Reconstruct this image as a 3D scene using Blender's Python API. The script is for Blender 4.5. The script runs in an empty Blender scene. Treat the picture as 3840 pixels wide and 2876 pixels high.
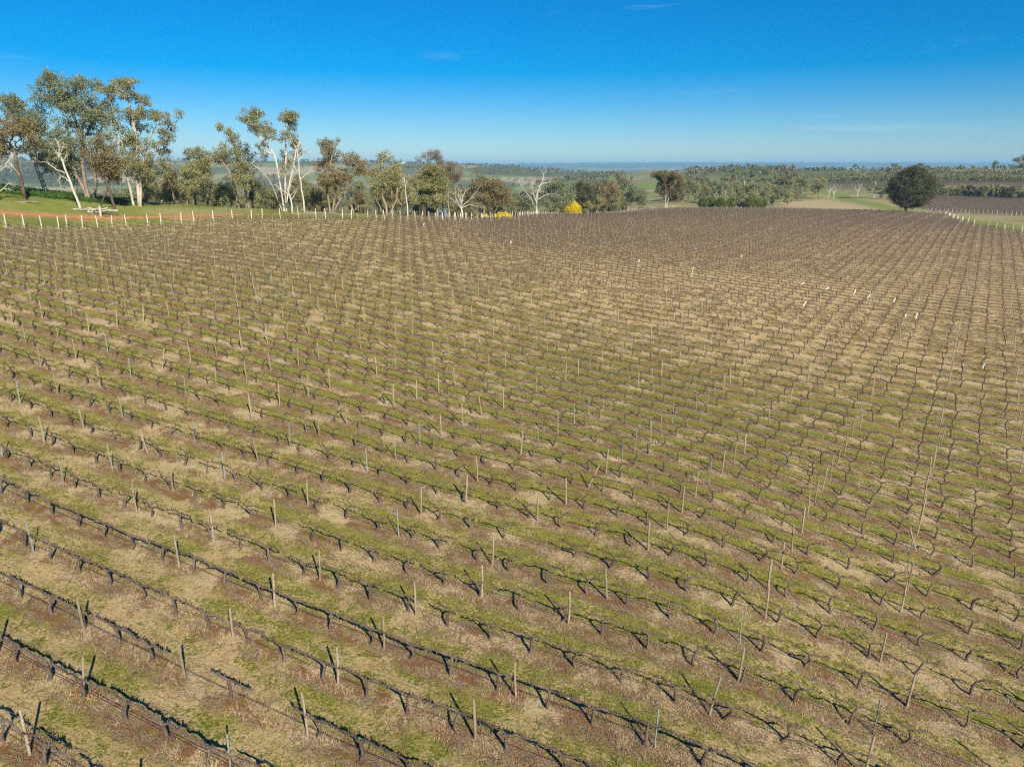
import bpy, math, random
import numpy as np

# ------------------------------------------------------------------ camera, sky, sun, exposure
scene = bpy.context.scene
coll = scene.collection
random.seed(7)
rng = np.random.default_rng(11)
PITCH = math.atan(813 / 2662)
cam_data = bpy.data.cameras.new("camera")
cam_data.sensor_width = 36.0
cam_data.lens = 36.0 * 2662 / 3840
cam_data.clip_start = 0.1
cam_data.clip_end = 40000
cam = bpy.data.objects.new("camera", cam_data)
coll.objects.link(cam)
cam.location = (0, 0, 20)
cam.rotation_euler = (math.pi / 2 - PITCH, 0, 0)
scene.camera = cam

SUN_AZ, SUN_EL = math.radians(154.5), math.radians(33.5)
world = bpy.data.worlds.new("World")
scene.world = world
world.use_nodes = True
wn, wl = world.node_tree.nodes, world.node_tree.links
wn.clear()
w_out = wn.new("ShaderNodeOutputWorld")
w_bg = wn.new("ShaderNodeBackground")
w_sky = wn.new("ShaderNodeTexSky")
w_sky.sky_type = 'NISHITA'
w_sky.sun_disc = False
w_sky.sun_elevation = SUN_EL
w_sky.sun_rotation = SUN_AZ
w_sky.altitude = 600
w_sky.air_density = 1.0
w_sky.dust_density = 0.3
w_sky.ozone_density = 8.0
w_hsv = wn.new("ShaderNodeHueSaturation")
w_hsv.inputs["Saturation"].default_value = 1.45
w_bg.inputs["Strength"].default_value = 0.064
wl.new(w_sky.outputs[0], w_hsv.inputs["Color"])
# faint high cirrus streaks
w_tc = wn.new("ShaderNodeTexCoord")
w_map = wn.new("ShaderNodeMapping")
w_map.inputs["Scale"].default_value = (2.2, 2.2, 17.0)
w_map.inputs["Rotation"].default_value = (.05, -.06, .4)
w_noise = wn.new("ShaderNodeTexNoise")
w_noise.inputs["Scale"].default_value = 1.6
w_noise.inputs["Detail"].default_value = 7.0
w_noise.inputs["Roughness"].default_value = .62
w_noise.inputs["Distortion"].default_value = .6
w_mr = wn.new("ShaderNodeMapRange")
w_mr.interpolation_type = 'SMOOTHSTEP'
w_mr.inputs["From Min"].default_value = .58
w_mr.inputs["From Max"].default_value = .85
w_mr.inputs["To Max"].default_value = .16
w_mix = wn.new("ShaderNodeMix")
w_mix.data_type = 'RGBA'
w_mix.inputs[7].default_value = (8.2, 10.2, 12.2, 1)
wl.new(w_tc.outputs["Generated"], w_map.inputs[0])
wl.new(w_map.outputs[0], w_noise.inputs["Vector"])
wl.new(w_noise.outputs["Fac"], w_mr.inputs["Value"])
wl.new(w_mr.outputs[0], w_mix.inputs[0])
wl.new(w_hsv.outputs[0], w_mix.inputs[6])
wl.new(w_mix.outputs[2], w_bg.inputs["Color"])
wl.new(w_bg.outputs[0], w_out.inputs["Surface"])

sun_data = bpy.data.lights.new("sun", 'SUN')
sun_data.energy = 5.0
sun_data.angle = math.radians(0.53)
sun_data.color = (1.0, 0.92, 0.76)
sun = bpy.data.objects.new("sun", sun_data)
coll.objects.link(sun)
sun.rotation_euler = (math.pi / 2 - SUN_EL, 0, math.pi - SUN_AZ)

scene.view_settings.view_transform = 'Standard'
scene.view_settings.look = 'None'
scene.view_settings.gamma = 1.0
scene.view_settings.use_curve_mapping = False
scene.view_settings.exposure = 0.75
scene.render.engine = 'CYCLES'
scene.cycles.max_bounces = 5
scene.cycles.diffuse_bounces = 2
scene.cycles.transmission_bounces = 3
scene.cycles.volume_bounces = 0
scene.cycles.use_denoising = False
scene.cycles.filter_width = 1.1

# ------------------------------------------------------------------ helpers
def tag(o, label=None, cat=None, group=None, kind=None):
    for k, v in (("label", label), ("category", cat), ("group", group), ("kind", kind)):
        if v:
            o[k] = v
    return o

def link(o, parent=None):
    coll.objects.link(o)
    if parent is not None:
        o.parent = parent
    return o

def empty(name, loc, rz=0.0):
    o = bpy.data.objects.new(name, None)
    o.empty_display_size = 0.2
    o.location = loc
    o.rotation_euler = (0, 0, rz)
    return link(o)

def mesh_np(name, verts, tris=None, quads=None, mat=None, smooth=True):
    me = bpy.data.meshes.new(name)
    verts = np.asarray(verts, np.float32)
    tris = np.zeros((0, 3), np.int32) if tris is None else np.asarray(tris, np.int32)
    quads = np.zeros((0, 4), np.int32) if quads is None else np.asarray(quads, np.int32)
    me.vertices.add(len(verts))
    me.vertices.foreach_set("co", verts.ravel())
    nl = tris.size + quads.size
    me.loops.add(nl)
    me.loops.foreach_set("vertex_index", np.concatenate([tris.ravel(), quads.ravel()]))
    me.polygons.add(len(tris) + len(quads))
    st = np.concatenate([np.arange(len(tris)) * 3, tris.size + np.arange(len(quads)) * 4]).astype(np.int32)
    me.polygons.foreach_set("loop_start", st)
    me.polygons.foreach_set("use_smooth", np.full(len(st), smooth))
    me.update(calc_edges=True)
    if mat is not None:
        me.materials.append(mat)
    return me

def obj(name, me, parent=None, loc=None):
    o = bpy.data.objects.new(name, me)
    if loc is not None:
        o.location = loc
    return link(o, parent)

class MB:
    """collects tubes, boxes and leaf faces for one mesh"""
    def __init__(s):
        s.v, s.t, s.q, s.n = [], [], [], 0
    def add(s, v, t=None, q=None):
        v = np.asarray(v, float)
        s.v.append(v)
        if t is not None and len(t):
            s.t.append(np.asarray(t, int) + s.n)
        if q is not None and len(q):
            s.q.append(np.asarray(q, int) + s.n)
        s.n += len(v)
    def tube(s, path, rad, sides=5, cap=True, flat=1.0):
        path = np.asarray(path, float)
        k = len(path)
        rad = np.broadcast_to(np.asarray(rad, float), (k,))
        tan = np.gradient(path, axis=0)
        tan /= np.linalg.norm(tan, axis=1)[:, None] + 1e-9
        ref = np.array([0.31, 0.95, 0.05]) if abs(tan[:, 2]).mean() > .7 else np.array([0, 0, 1.0])
        a = np.cross(tan, ref)
        a /= np.linalg.norm(a, axis=1)[:, None] + 1e-9
        b = np.cross(tan, a)
        ph = np.arange(sides) * 2 * math.pi / sides
        ring = a[:, None] * np.cos(ph)[None, :, None] + b[:, None] * (np.sin(ph) * flat)[None, :, None]
        v = (path[:, None] + ring * rad[:, None, None]).reshape(-1, 3)
        i = np.arange(k - 1)[:, None] * sides
        j = np.arange(sides)[None]
        j2 = (j + 1) % sides
        q = np.stack([i + j, i + j2, i + sides + j2, i + sides + j], -1).reshape(-1, 4)
        t = []
        if cap:
            base = (k - 1) * sides
            t = [(base, base + m, base + m + 1) for m in range(1, sides - 1)]
        s.add(v, t, q)
    def box(s, c, h, R=None):
        c = np.asarray(c, float)
        g = np.array([(x, y, z) for z in (-1, 1) for y in (-1, 1) for x in (-1, 1)], float) * np.asarray(h)
        if R is not None:
            g = g @ R.T
        s.add(g + c, None, [(0, 2, 3, 1), (4, 5, 7, 6), (0, 1, 5, 4), (2, 6, 7, 3), (0, 4, 6, 2), (1, 3, 7, 5)])
    def leaves(s, C, L, W, rg, droop=0.0):
        n = len(C)
        d = rg.normal(size=(n, 3))
        d[:, 2] -= droop
        d /= np.linalg.norm(d, axis=1)[:, None]
        e = np.cross(d, rg.normal(size=(n, 3)))
        e /= np.linalg.norm(e, axis=1)[:, None] + 1e-9
        L = (L * rg.uniform(.7, 1.3, n))[:, None]
        W = (W * rg.uniform(.7, 1.3, n))[:, None]
        v = np.stack([C - d * L / 2, C + e * W / 2 + d * L * .08, C + d * L / 2, C - e * W / 2 + d * L * .08], 1).reshape(-1, 3)
        s.add(v, None, np.arange(4 * n).reshape(n, 4))
    def get(s):
        v = np.concatenate(s.v)
        t = np.concatenate(s.t) if s.t else None
        q = np.concatenate(s.q) if s.q else None
        return v, t, q
    def mesh(s, name, mat, smooth=True):
        v, t, q = s.get()
        return mesh_np(name, v, t, q, mat, smooth)

# ---- node material helpers
def new_mat(name):
    m = bpy.data.materials.new(name)
    m.use_nodes = True
    nt = m.node_tree
    nt.nodes.clear()
    o = nt.nodes.new("ShaderNodeOutputMaterial")
    return m, nt, o

class NT:
    def __init__(s, nt):
        s.nt = nt
    def node(s, typ, **kw):
        n = s.nt.nodes.new(typ)
        for k, v in kw.items():
            setattr(n, k, v)
        return n
    def put(s, sock, val):
        if hasattr(val, "is_output"):
            s.nt.links.new(val, sock)
        else:
            if isinstance(val, tuple) and len(val) == 3 and sock.type == 'RGBA':
                val = (*val, 1)
            sock.default_value = val
    def math(s, op, a, b=0.0, clamp=False):
        n = s.node("ShaderNodeMath", operation=op, use_clamp=clamp)
        s.put(n.inputs[0], a)
        s.put(n.inputs[1], b)
        return n.outputs[0]
    def vmath(s, op, a, b):
        n = s.node("ShaderNodeVectorMath", operation=op)
        s.put(n.inputs[0], a)
        s.put(n.inputs[1], b)
        return n.outputs["Value"] if op == 'DOT_PRODUCT' else n.outputs[0]
    def noise(s, vec, scale, detail=3.0, rough=.6, color=False, dist=0.0):
        n = s.node("ShaderNodeTexNoise")
        s.put(n.inputs["Vector"], vec)
        n.inputs["Scale"].default_value = scale
        n.inputs["Detail"].default_value = detail
        n.inputs["Roughness"].default_value = rough
        n.inputs["Distortion"].default_value = dist
        return n.outputs["Color" if color else "Fac"]
    def step(s, x, lo, hi):
        n = s.node("ShaderNodeMapRange", interpolation_type='SMOOTHSTEP')
        s.put(n.inputs["Value"], x)
        s.put(n.inputs["From Min"], lo)
        s.put(n.inputs["From Max"], hi)
        return n.outputs[0]
    def mix(s, f, a, b):
        n = s.node("ShaderNodeMix", data_type='RGBA')
        s.put(n.inputs[0], f)
        s.put(n.inputs[6], a)
        s.put(n.inputs[7], b)
        return n.outputs[2]
    def scale(s, col, f):
        n = s.node("ShaderNodeVectorMath", operation='SCALE')
        s.put(n.inputs[0], col)
        s.put(n.inputs["Scale"], f)
        return n.outputs[0]
    def ramp(s, f, stops):
        n = s.node("ShaderNodeValToRGB")
        s.put(n.inputs[0], f)
        el = n.color_ramp.elements
        while len(el) < len(stops):
            el.new(.5)
        for e, (p, c) in zip(el, stops):
            e.position = p
            e.color = (*c, 1)
        return n.outputs[0]
    def bsdf(s, out, col, rough=.9, spec=.15, bump=None, bump_h=.02, metal=0.0):
        p = s.node("ShaderNodeBsdfPrincipled")
        s.put(p.inputs["Base Color"], col)
        s.put(p.inputs["Roughness"], rough)
        p.inputs["Specular IOR Level"].default_value = spec
        p.inputs["Metallic"].default_value = metal
        if bump is not None:
            b = s.node("ShaderNodeBump")
            b.inputs["Distance"].default_value = bump_h
            b.inputs["Strength"].default_value = 1.0
            s.put(b.inputs["Height"], bump)
            s.nt.links.new(b.outputs[0], p.inputs["Normal"])
        s.nt.links.new(p.outputs[0], out.inputs["Surface"])
        return p

def simple_mat(name, c1, c2, scale, rough=.9, spec=.15, metal=0.0, bump=.01, stretch=(1, 1, 1), per_obj=.25):
    """two-tone noise along the surface, a little different on every object"""
    m, nt, o = new_mat(name)
    N = NT(nt)
    tc = N.node("ShaderNodeTexCoord")
    mp = N.node("ShaderNodeMapping")
    nt.links.new(tc.outputs["Object"], mp.inputs[0])
    mp.inputs["Scale"].default_value = stretch
    f = N.noise(mp.outputs[0], scale, 4, .65)
    col = N.mix(N.step(f, .32, .68), c1, c2)
    oi = N.node("ShaderNodeObjectInfo")
    k = N.math('ADD', N.math('MULTIPLY', oi.outputs["Random"], 2 * per_obj), 1 - per_obj)
    N.bsdf(o, N.scale(col, k), rough, spec, f if bump else None, bump, metal)
    return m

def leaf_mat(name, c_main, c_alt, c_dry, alt=.5, scale=.45, trans=.32, per_obj=.2):
    m, nt, o = new_mat(name)
    N = NT(nt)
    geo = N.node("ShaderNodeNewGeometry")
    f = N.noise(geo.outputs["Position"], scale, 3, .6)
    col = N.mix(N.step(f, alt - .15, alt + .15), c_main, c_alt)
    f2 = N.noise(geo.outputs["Position"], scale * 6, 2, .7)
    col = N.mix(N.step(f2, .56, .7), col, c_dry)
    oi = N.node("ShaderNodeObjectInfo")
    k = N.math('ADD', N.math('MULTIPLY', oi.outputs["Random"], 2 * per_obj), 1 - per_obj)
    col = N.scale(col, k)
    p = N.node("ShaderNodeBsdfPrincipled")
    N.put(p.inputs["Base Color"], col)
    p.inputs["Roughness"].default_value = .55
    p.inputs["Specular IOR Level"].default_value = .3
    tr = N.node("ShaderNodeBsdfTranslucent")
    N.put(tr.inputs["Color"], col)
    mx = N.node("ShaderNodeMixShader")
    mx.inputs[0].default_value = trans
    nt.links.new(p.outputs[0], mx.inputs[1])
    nt.links.new(tr.outputs[0], mx.inputs[2])
    nt.links.new(mx.outputs[0], o.inputs["Surface"])
    return m

# ------------------------------------------------------------------ terrain height
# surveyed heights of the hill: x y z(below eye) weight
CTRL = np.array([[float(k) for k in p.split()] for p in (
    "-30.8 42.6 -16.8 0.76;-29.7 45.3 -17.1 0.77;-26.0 41.6 -18.2 0.82;-20.6 35.3 -18.0 0.81;-23.7 35.4 -19.3 0.87;-19.7 38.2 -18.6 0.83;"
    "-18.5 41.1 -18.9 0.85;-14.9 32.4 -18.6 0.84;-16.5 30.5 -18.7 0.84;-12.4 26.4 -19.6 0.88;-14.2 41.8 -17.4 0.78;-13.8 46.9 -18.5 0.83;"
    "-9.5 42.2 -19.2 0.86;-3.7 39.4 -19.7 0.89;-6.5 34.3 -19.4 0.87;-13.4 34.7 -18.8 0.85;-9.9 31.9 -20.4 0.92;-6.2 45.4 -18.8 0.85;"
    "-5.2 50.6 -19.8 0.89;0.6 42.9 -18.3 0.83;4.9 40.0 -19.7 0.89;3.6 37.8 -19.8 0.89;0.7 35.4 -20.7 0.93;8.6 33.5 -19.3 0.87;"
    "9.8 35.5 -19.3 0.87;11.2 37.6 -19.3 0.87;14.0 42.1 -19.5 0.88;9.9 45.6 -18.5 0.83;6.6 33.6 -21.9 0.98;8.4 23.8 -20.1 0.9;"
    "19.4 30.2 -24.2 1.1;25.8 61.8 -21.1 0.95;34.4 64.2 -21.8 0.98;22.0 44.8 -21.4 0.96;23.6 47.5 -21.6 0.97;25.8 51.1 -22.1 0.99;"
    "27.1 53.0 -21.9 0.98;29.9 57.9 -22.9 1;35.5 54.5 -22.2 1;34.3 52.9 -24.5 1.1;26.3 40.6 -23.3 1;18.2 39.0 -21.9 0.98;"
    "-75.4 110.9 -8.9 0.5;-64.5 98.3 -10.4 0.5;-57.4 93.9 -11.0 0.5;-56.9 107.6 -11.7 0.52;-49.7 73.1 -11.9 0.54;-50.3 78.1 -12.4 0.56;"
    "-45.8 77.5 -13.4 0.6;-43.3 77.8 -13.0 0.58;-45.3 92.7 -12.8 0.58;-33.1 80.7 -13.6 0.61;-41.2 88.4 -13.7 0.62;-30.5 64.6 -13.4 0.6;"
    "-44.0 65.3 -15.8 0.71;-35.6 59.0 -15.6 0.7;-34.0 60.9 -15.5 0.7;-29.2 55.4 -15.8 0.71;-34.0 49.8 -16.3 0.73;-23.7 59.3 -17.9 0.81;"
    "-25.8 52.4 -17.2 0.77;-29.3 95.7 -14.6 0.65;-23.6 95.0 -15.6 0.7;-19.6 83.0 -15.5 0.7;-24.0 76.1 -15.5 0.7;-18.0 73.0 -16.1 0.72;"
    "-15.9 73.2 -15.7 0.71;-11.4 78.0 -17.9 0.8;-6.5 69.3 -17.7 0.8;-9.2 64.1 -17.7 0.8;-3.5 65.7 -19.6 0.88;-15.0 48.5 -16.1 0.73;"
    "-3.5 51.1 -19.1 0.86;-26.3 100.1 -14.4 0.65;-3.4 86.2 -17.2 0.78;-8.9 95.4 -15.0 0.68;7.9 66.4 -18.5 0.83;1.1 73.4 -19.6 0.88;"
    "3.7 61.0 -18.9 0.85;11.2 62.6 -20.0 0.9;13.2 67.4 -20.7 0.93;16.4 72.7 -20.7 0.93;18.5 62.2 -20.5 0.92;15.6 57.6 -20.5 0.92;"
    "15.3 90.5 -22.5 1;8.1 91.3 -21.3 0.96;23.1 86.6 -22.3 1;28.7 88.5 -19.4 0.87;30.5 89.1 -18.4 0.83;25.5 96.9 -19.4 0.87;"
    "5.5 98.7 -16.7 0.75;15.8 111.7 -16.2 0.73;25.4 122.9 -18.3 0.82;35.3 110.2 -18.6 0.84;41.5 122.2 -19.4 0.87;35.4 87.9 -20.3 0.91;"
    "46.3 127.3 -18.6 0.84;64.2 146.2 -20.1 0.9;87.9 145.5 -21.3 0.96;81.0 135.9 -22.0 0.99;151.0 237.4 -19.5 0.88;144.7 205.4 -20.7 0.93;"
    "67.8 227.0 -18.0 0.81;69.9 227.2 -17.7 0.79;43.3 149.5 -17.9 0.81;35.2 181.8 -19.7 0.89;24.6 212.5 -16.8 0.76;43.8 120.0 -17.6 0.79;"
    "47.8 315.0 -20.2 0.91;-14.2 121.8 -14.7 0.66;-12.7 136.8 -14.1 0.63;-10.8 145.8 -13.4 0.6;-4.1 183.4 -17.2 0.77;-4.6 116.7 -14.7 0.66;"
    "-15.6 167.2 -12.0 0.54;-80.4 118.3 -9.5 0.025;-74.2 132.7 -10.5 0.025;-61.7 143.3 -10.3 0.025;-47.1 149.8 -10.3 0.025;-30.0 161.2 -11.3 0.025;"
    "-16.9 181.2 -13.0 0.025;-3.7 220.0 -15.6 0.025;16.0 291.6 -19.5 0.025;62.3 379.9 -22.9 0.029;101.4 438.4 -24.2 0.034;-122.7 164.2 -2.6 0.025;"
    "-114.1 164.2 -4.0 0.025;-104.3 162.4 -5.1 0.025;-96.4 163.7 -6.3 0.025;-89.6 167.5 -7.2 0.025;-76.4 171.8 -8.6 0.025;-59.0 175.4 -9.8 0.025;"
    "-43.1 190.2 -11.4 0.025;-24.7 210.6 -13.5 0.025;-199.8 210.2 -22.0 0.063;-310.0 326.2 -45.0 0.085;-595.5 674.8 -32.9 0.068;-956.8 1089.5 -35.9 0.11;"
    "-1381.4 1581.7 -23.5 0.16;-180.2 227.2 -22.0 0.063;-279.7 352.5 -45.0 0.085;-533.7 724.6 -35.4 0.068;-857.3 1169.4 -38.6 0.11;-1237.1 1696.9 -25.2 0.16;"
    "-162.3 240.3 -22.0 0.063;-251.9 372.9 -45.0 0.085;-478.2 762.5 -37.2 0.068;-767.8 1230.1 -40.6 0.11;-1107.5 1784.2 -26.5 0.16;-141.3 253.3 -26.0 0.063;"
    "-219.2 393.0 -45.0 0.085;-413.8 799.2 -39.0 0.068;-664.2 1288.9 -42.5 0.11;-957.8 1868.9 -27.7 0.16;-116.8 265.4 -26.0 0.063;-181.2 411.9 -45.0 0.085;"
    "-340.3 833.2 -40.7 0.068;-546.0 1343.3 -44.3 0.11;-787.0 1947.0 -28.9 0.16;-88.9 276.0 -26.0 0.063;-138.0 428.3 -45.0 0.085;-257.8 862.3 -42.1 0.068;"
    "-413.6 1389.8 -45.8 0.11;-595.9 2013.7 -29.9 0.16;-58.0 284.1 -26.0 0.063;-90.1 440.9 -45.0 0.085;-167.7 884.2 -43.2 0.068;-268.9 1424.9 -47.0 0.11;"
    "-387.3 2064.0 -30.6 0.16;-20.1 249.2 -16.6 0.025;-28.4 328.8 -27.0 0.063;-41.3 478.2 -40.0 0.091;-64.0 797.4 -38.9 0.061;-95.4 1196.2 -37.3 0.091;"
    "-142.4 1794.4 -21.7 0.14;12.6 399.8 -36.0 0.076;17.3 549.7 -45.0 0.1;26.2 899.6 -37.6 0.068;43.4 1499.4 -38.9 0.11;-2053.4 2187.2 18.7 0.19;"
    "-3012.1 2927.0 -40.0 0.8;-9594.2 10195.7 10.5 0.89;-1867.2 2348.1 23.3 0.19;-2760.3 3165.5 -40.0 0.8;-8728.0 10946.4 11.3 0.89;-1700.2 2471.7 22.9 0.19;"
    "-2528.9 3353.3 -40.0 0.8;-7947.8 11525.3 11.9 0.89;-1506.1 2594.5 22.2 0.19;-2254.8 3543.5 -40.0 0.8;-7040.7 12100.7 12.5 0.89;-1283.4 2711.6 17.7 0.19;"
    "-1933.2 3728.6 -40.0 0.8;-5997.4 12650.3 13.0 0.89;-1030.4 2817.5 18.4 0.19;-1562.0 3898.7 -40.0 0.8;-4815.8 13145.6 13.5 0.89;-817.9 2886.4 15.8 0.19;"
    "-1244.7 4011.3 -40.0 0.8;-3821.5 13468.3 13.9 0.89;-581.0 2943.2 10.1 0.19;-886.9 4105.3 -40.0 0.8;-2713.1 13734.6 14.2 0.89;-437.7 2967.9 13.2 0.19;"
    "-669.4 4146.3 -40.0 0.8;-2044.5 13849.9 14.3 0.89;-141.9 2195.4 2.3 0.13;-235.7 2187.3 0.8 0.13;-50.4 1999.4 -11.7 0.19;-226.5 3492.7 -30.1 0.38;"
    "54.8 1899.2 -25.6 0.14;-73.0 2899.1 -9.0 0.19;-602.7 13987.0 24.0 0.44;-324.0 7493.0 -74.9 0.57;150.8 13999.2 38.4 0.44;81.1 7499.6 -67.2 0.57;"
    "752.4 13979.8 57.6 0.44;404.5 7489.1 -56.7 0.57;1399.7 13929.9 52.6 0.44;752.5 7462.2 -59.1 0.57;2376.3 13796.9 56.8 0.44;1277.4 7390.4 -56.0 0.57;"
    "3132.9 13645.0 65.5 0.44;1684.0 7308.5 -50.3 0.57;4645.1 13206.9 45.3 0.44;2496.4 7072.3 -58.5 0.57;5458.1 12892.2 57.5 0.44;2932.9 6902.8 -49.9 0.57;"
    "6354.8 12474.6 59.9 0.44;3414.0 6677.9 -46.0 0.57;7230.0 11988.6 32.9 0.44;3883.4 6416.3 -57.5 0.57;7945.5 11526.9 27.7 0.44;4266.8 6168.0 -57.4 0.57;"
    "8866.0 10834.8 37.2 0.44;4759.8 5796.1 -47.9 0.57;49.0 748.4 -28.6 0.057;65.1 997.9 -27.7 0.076;103.9 1596.6 -30.3 0.12;181.4 2794.1 -33.7 0.21;"
    "89.3 744.7 -28.5 0.057;118.7 992.9 -27.5 0.076;189.5 1588.7 -30.2 0.12;330.9 2780.4 -33.6 0.21;265.5 1476.3 -6.1 0.095;214.0 1484.7 -13.8 0.13;"
    "321.8 1465.1 -10.1 0.13;186.3 1033.3 -13.2 0.08;443.5 2460.3 -28.0 0.19;142.4 787.2 -18.3 0.061;100.9 844.0 -21.9 0.065;186.3 757.4 -17.0 0.059;"
    "226.4 922.6 -13.7 0.072;357.1 1456.9 -15.1 0.11;86.1 472.2 -23.1 0.036;107.3 590.3 -23.6 0.046;121.1 454.1 -24.3 0.036;143.8 541.2 -23.6 0.043;"
    "174.0 657.3 -20.5 0.052;154.3 454.5 -23.8 0.036;192.3 568.3 -23.7 0.046;236.2 701.3 -18.2 0.056;302.4 900.6 -14.6 0.072;508.5 1517.1 -15.7 0.12;"
    "168.9 449.3 -23.5 0.036;210.6 561.8 -23.5 0.046;258.6 693.3 -18.0 0.056;331.1 890.4 -14.5 0.072;556.8 1500.0 -15.5 0.12;148.7 349.7 -21.0 0.029;"
    "183.5 432.7 -22.7 0.036;226.0 534.2 -23.6 0.044;279.5 663.5 -19.6 0.055;317.6 756.0 -15.7 0.062;386.5 922.3 -11.1 0.076;695.1 1660.4 -15.4 0.14;"
    "182.4 339.0 -20.9 0.029;264.1 493.8 -20.6 0.043;324.2 609.1 -15.8 0.052;398.7 750.7 -13.7 0.065;468.2 883.6 -9.1 0.076;748.6 1414.1 -11.2 0.12;"
    "230.0 363.3 -22.3 0.033;340.7 541.8 -20.7 0.049;371.7 593.2 -15.8 0.053;445.3 712.3 -13.5 0.064;513.2 823.1 -8.5 0.074;581.4 933.8 -5.1 0.083;"
    "952.0 1527.6 -13.2 0.14;197.2 264.6 -19.0 0.025;380.0 515.0 -19.7 0.049;414.7 564.0 -15.0 0.053;496.8 677.3 -12.9 0.064;572.8 782.8 -8.1 0.074;"
    "648.9 888.2 -4.9 0.083;1062.5 1453.0 -12.5 0.14;217.1 248.5 -17.9 0.025;418.7 484.0 -18.5 0.049;457.0 530.2 -14.1 0.053;547.7 636.9 -12.1 0.064;"
    "631.5 736.2 -7.6 0.074;715.6 835.4 -4.6 0.083;1171.6 1366.5 -11.8 0.14;150.2 212.2 -18.3 0.025;123.0 172.6 -18.7 0.025;186.0 284.6 -20.5 0.026;"
    "161.2 191.1 -18.6 0.025;0.0 6.0 -20.5 0.13;-5.2 3.0 -20.1 0.13;5.2 3.0 -21.0 0.13;0.0 -6.0 -20.6 0.13;5.2 -3.0 -21.0 0.13;"
    "-5.2 -3.0 -20.2 0.13;0.0 12.0 -20.5 0.13;-10.4 6.0 -19.7 0.13;10.4 6.0 -21.5 0.13;0.0 -12.0 -20.7 0.13;10.4 -6.0 -21.5 0.13;"
    "-10.4 -6.0 -19.9 0.13;0.0 18.0 -20.5 0.13;-15.6 9.0 -19.2 0.13;15.6 9.0 -21.9 0.13;0.0 -18.0 -20.9 0.13;15.6 -9.0 -21.9 0.13;"
    "-15.6 -9.0 -19.6 0.13;-49.2 8.7 -16.0 0.14;-47.0 -17.1 -18.0 0.14;-118.2 20.8 -11.0 0.16;-112.8 -41.0 -13.0 0.16;-295.4 52.1 -12.0 0.22;"
    "-281.9 -102.6 -14.0 0.22;-984.8 173.6 -30.0 0.44;-939.7 -342.0 -32.0 0.44;-3939.2 694.6 0.0 1.4;-3758.8 -1368.1 -2.0 1.4;-13787.3 2431.1 30.0 4.6;"
    "-13155.7 -4788.3 28.0 4.6;48.3 12.9 -24.5 0.14;47.0 -17.1 -26.5 0.14;115.9 31.1 -27.0 0.16;112.8 -41.0 -29.0 0.16;289.8 77.6 -28.0 0.22;"
    "281.9 -102.6 -30.0 0.22;965.9 258.8 -20.0 0.44;939.7 -342.0 -22.0 0.44;3863.7 1035.3 -30.0 1.4;3758.8 -1368.1 -32.0 1.4;13523.0 3623.5 30.0 4.6;"
    "13155.7 -4788.3 28.0 4.6;0.0 -50.0 -21.0 0.14;-0.1 -50.0 -21.0 0.14;28.7 -41.0 -21.0 0.14;-28.7 -41.0 -21.0 0.14;0.0 -200.0 -22.0 0.19;"
    "-0.3 -200.0 -22.0 0.19;114.7 -163.8 -22.0 0.19;-114.7 -163.8 -22.0 0.19;0.0 -1000.0 -30.0 0.44;-1.7 -1000.0 -30.0 0.44;573.6 -819.2 -30.0 0.44;"
    "-573.6 -819.2 -30.0 0.44;0.0 -14000.0 30.0 4.6;-24.4 -14000.0 30.0 4.6;8030.1 -11468.1 30.0 4.6;-8030.1 -11468.1 30.0 4.6"
).split(";")])
def warp(X, Y):
    return np.stack([1.3 * np.arctan2(X, Y), np.log(np.hypot(X, Y))], -1)
def tps(d2):
    return .5 * d2 * np.log(np.maximum(d2, 1e-12))
_q = warp(CTRL[:, 0], CTRL[:, 1])
_n = len(_q)
_K = tps(((_q[:, None] - _q[None]) ** 2).sum(-1)) + np.diag(CTRL[:, 3] ** 2)
_P = np.c_[np.ones(_n), _q]
_sol = np.linalg.solve(np.block([[_K, _P], [_P.T, np.zeros((3, 3))]]), np.r_[CTRL[:, 2], np.zeros(3)])
def ground_z(X, Y):
    X = np.asarray(X, float)
    Y = np.asarray(Y, float)
    sh = X.shape
    x, y = X.ravel(), Y.ravel()
    qq = warp(x, y)
    out = np.empty(len(qq))
    for i in range(0, len(qq), 8000):
        a = qq[i:i + 8000]
        d2 = (a ** 2).sum(1)[:, None] + (_q ** 2).sum(1)[None] - 2 * a @ _q.T
        out[i:i + 8000] = tps(np.maximum(d2, 0)) @ _sol[:_n] + _sol[_n] + a @ _sol[_n + 1:]
    r = np.hypot(x, y)
    roll = np.sin(x / 61 + 1.3) * np.sin(y / 83 + .4) + .6 * np.sin(x / 131 + y / 107) + .5 * np.sin(x / 37 - y / 45)
    out += roll * np.clip((r - 700) / 900, 0, 1) * 3.2 * np.clip(r / 3000, .5, 4.5)
    return (out + 20).reshape(sh)
def gz(x, y):
    return float(ground_z(np.array([x]), np.array([y]))[0])
def place(px, r):
    """ground point in the direction seen at picture column px, r metres from the viewpoint"""
    th = math.atan((px - 1920) / 2662 / 1.02)
    x, y = r * math.sin(th), r * math.cos(th)
    return x, y, gz(x, y)

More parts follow.
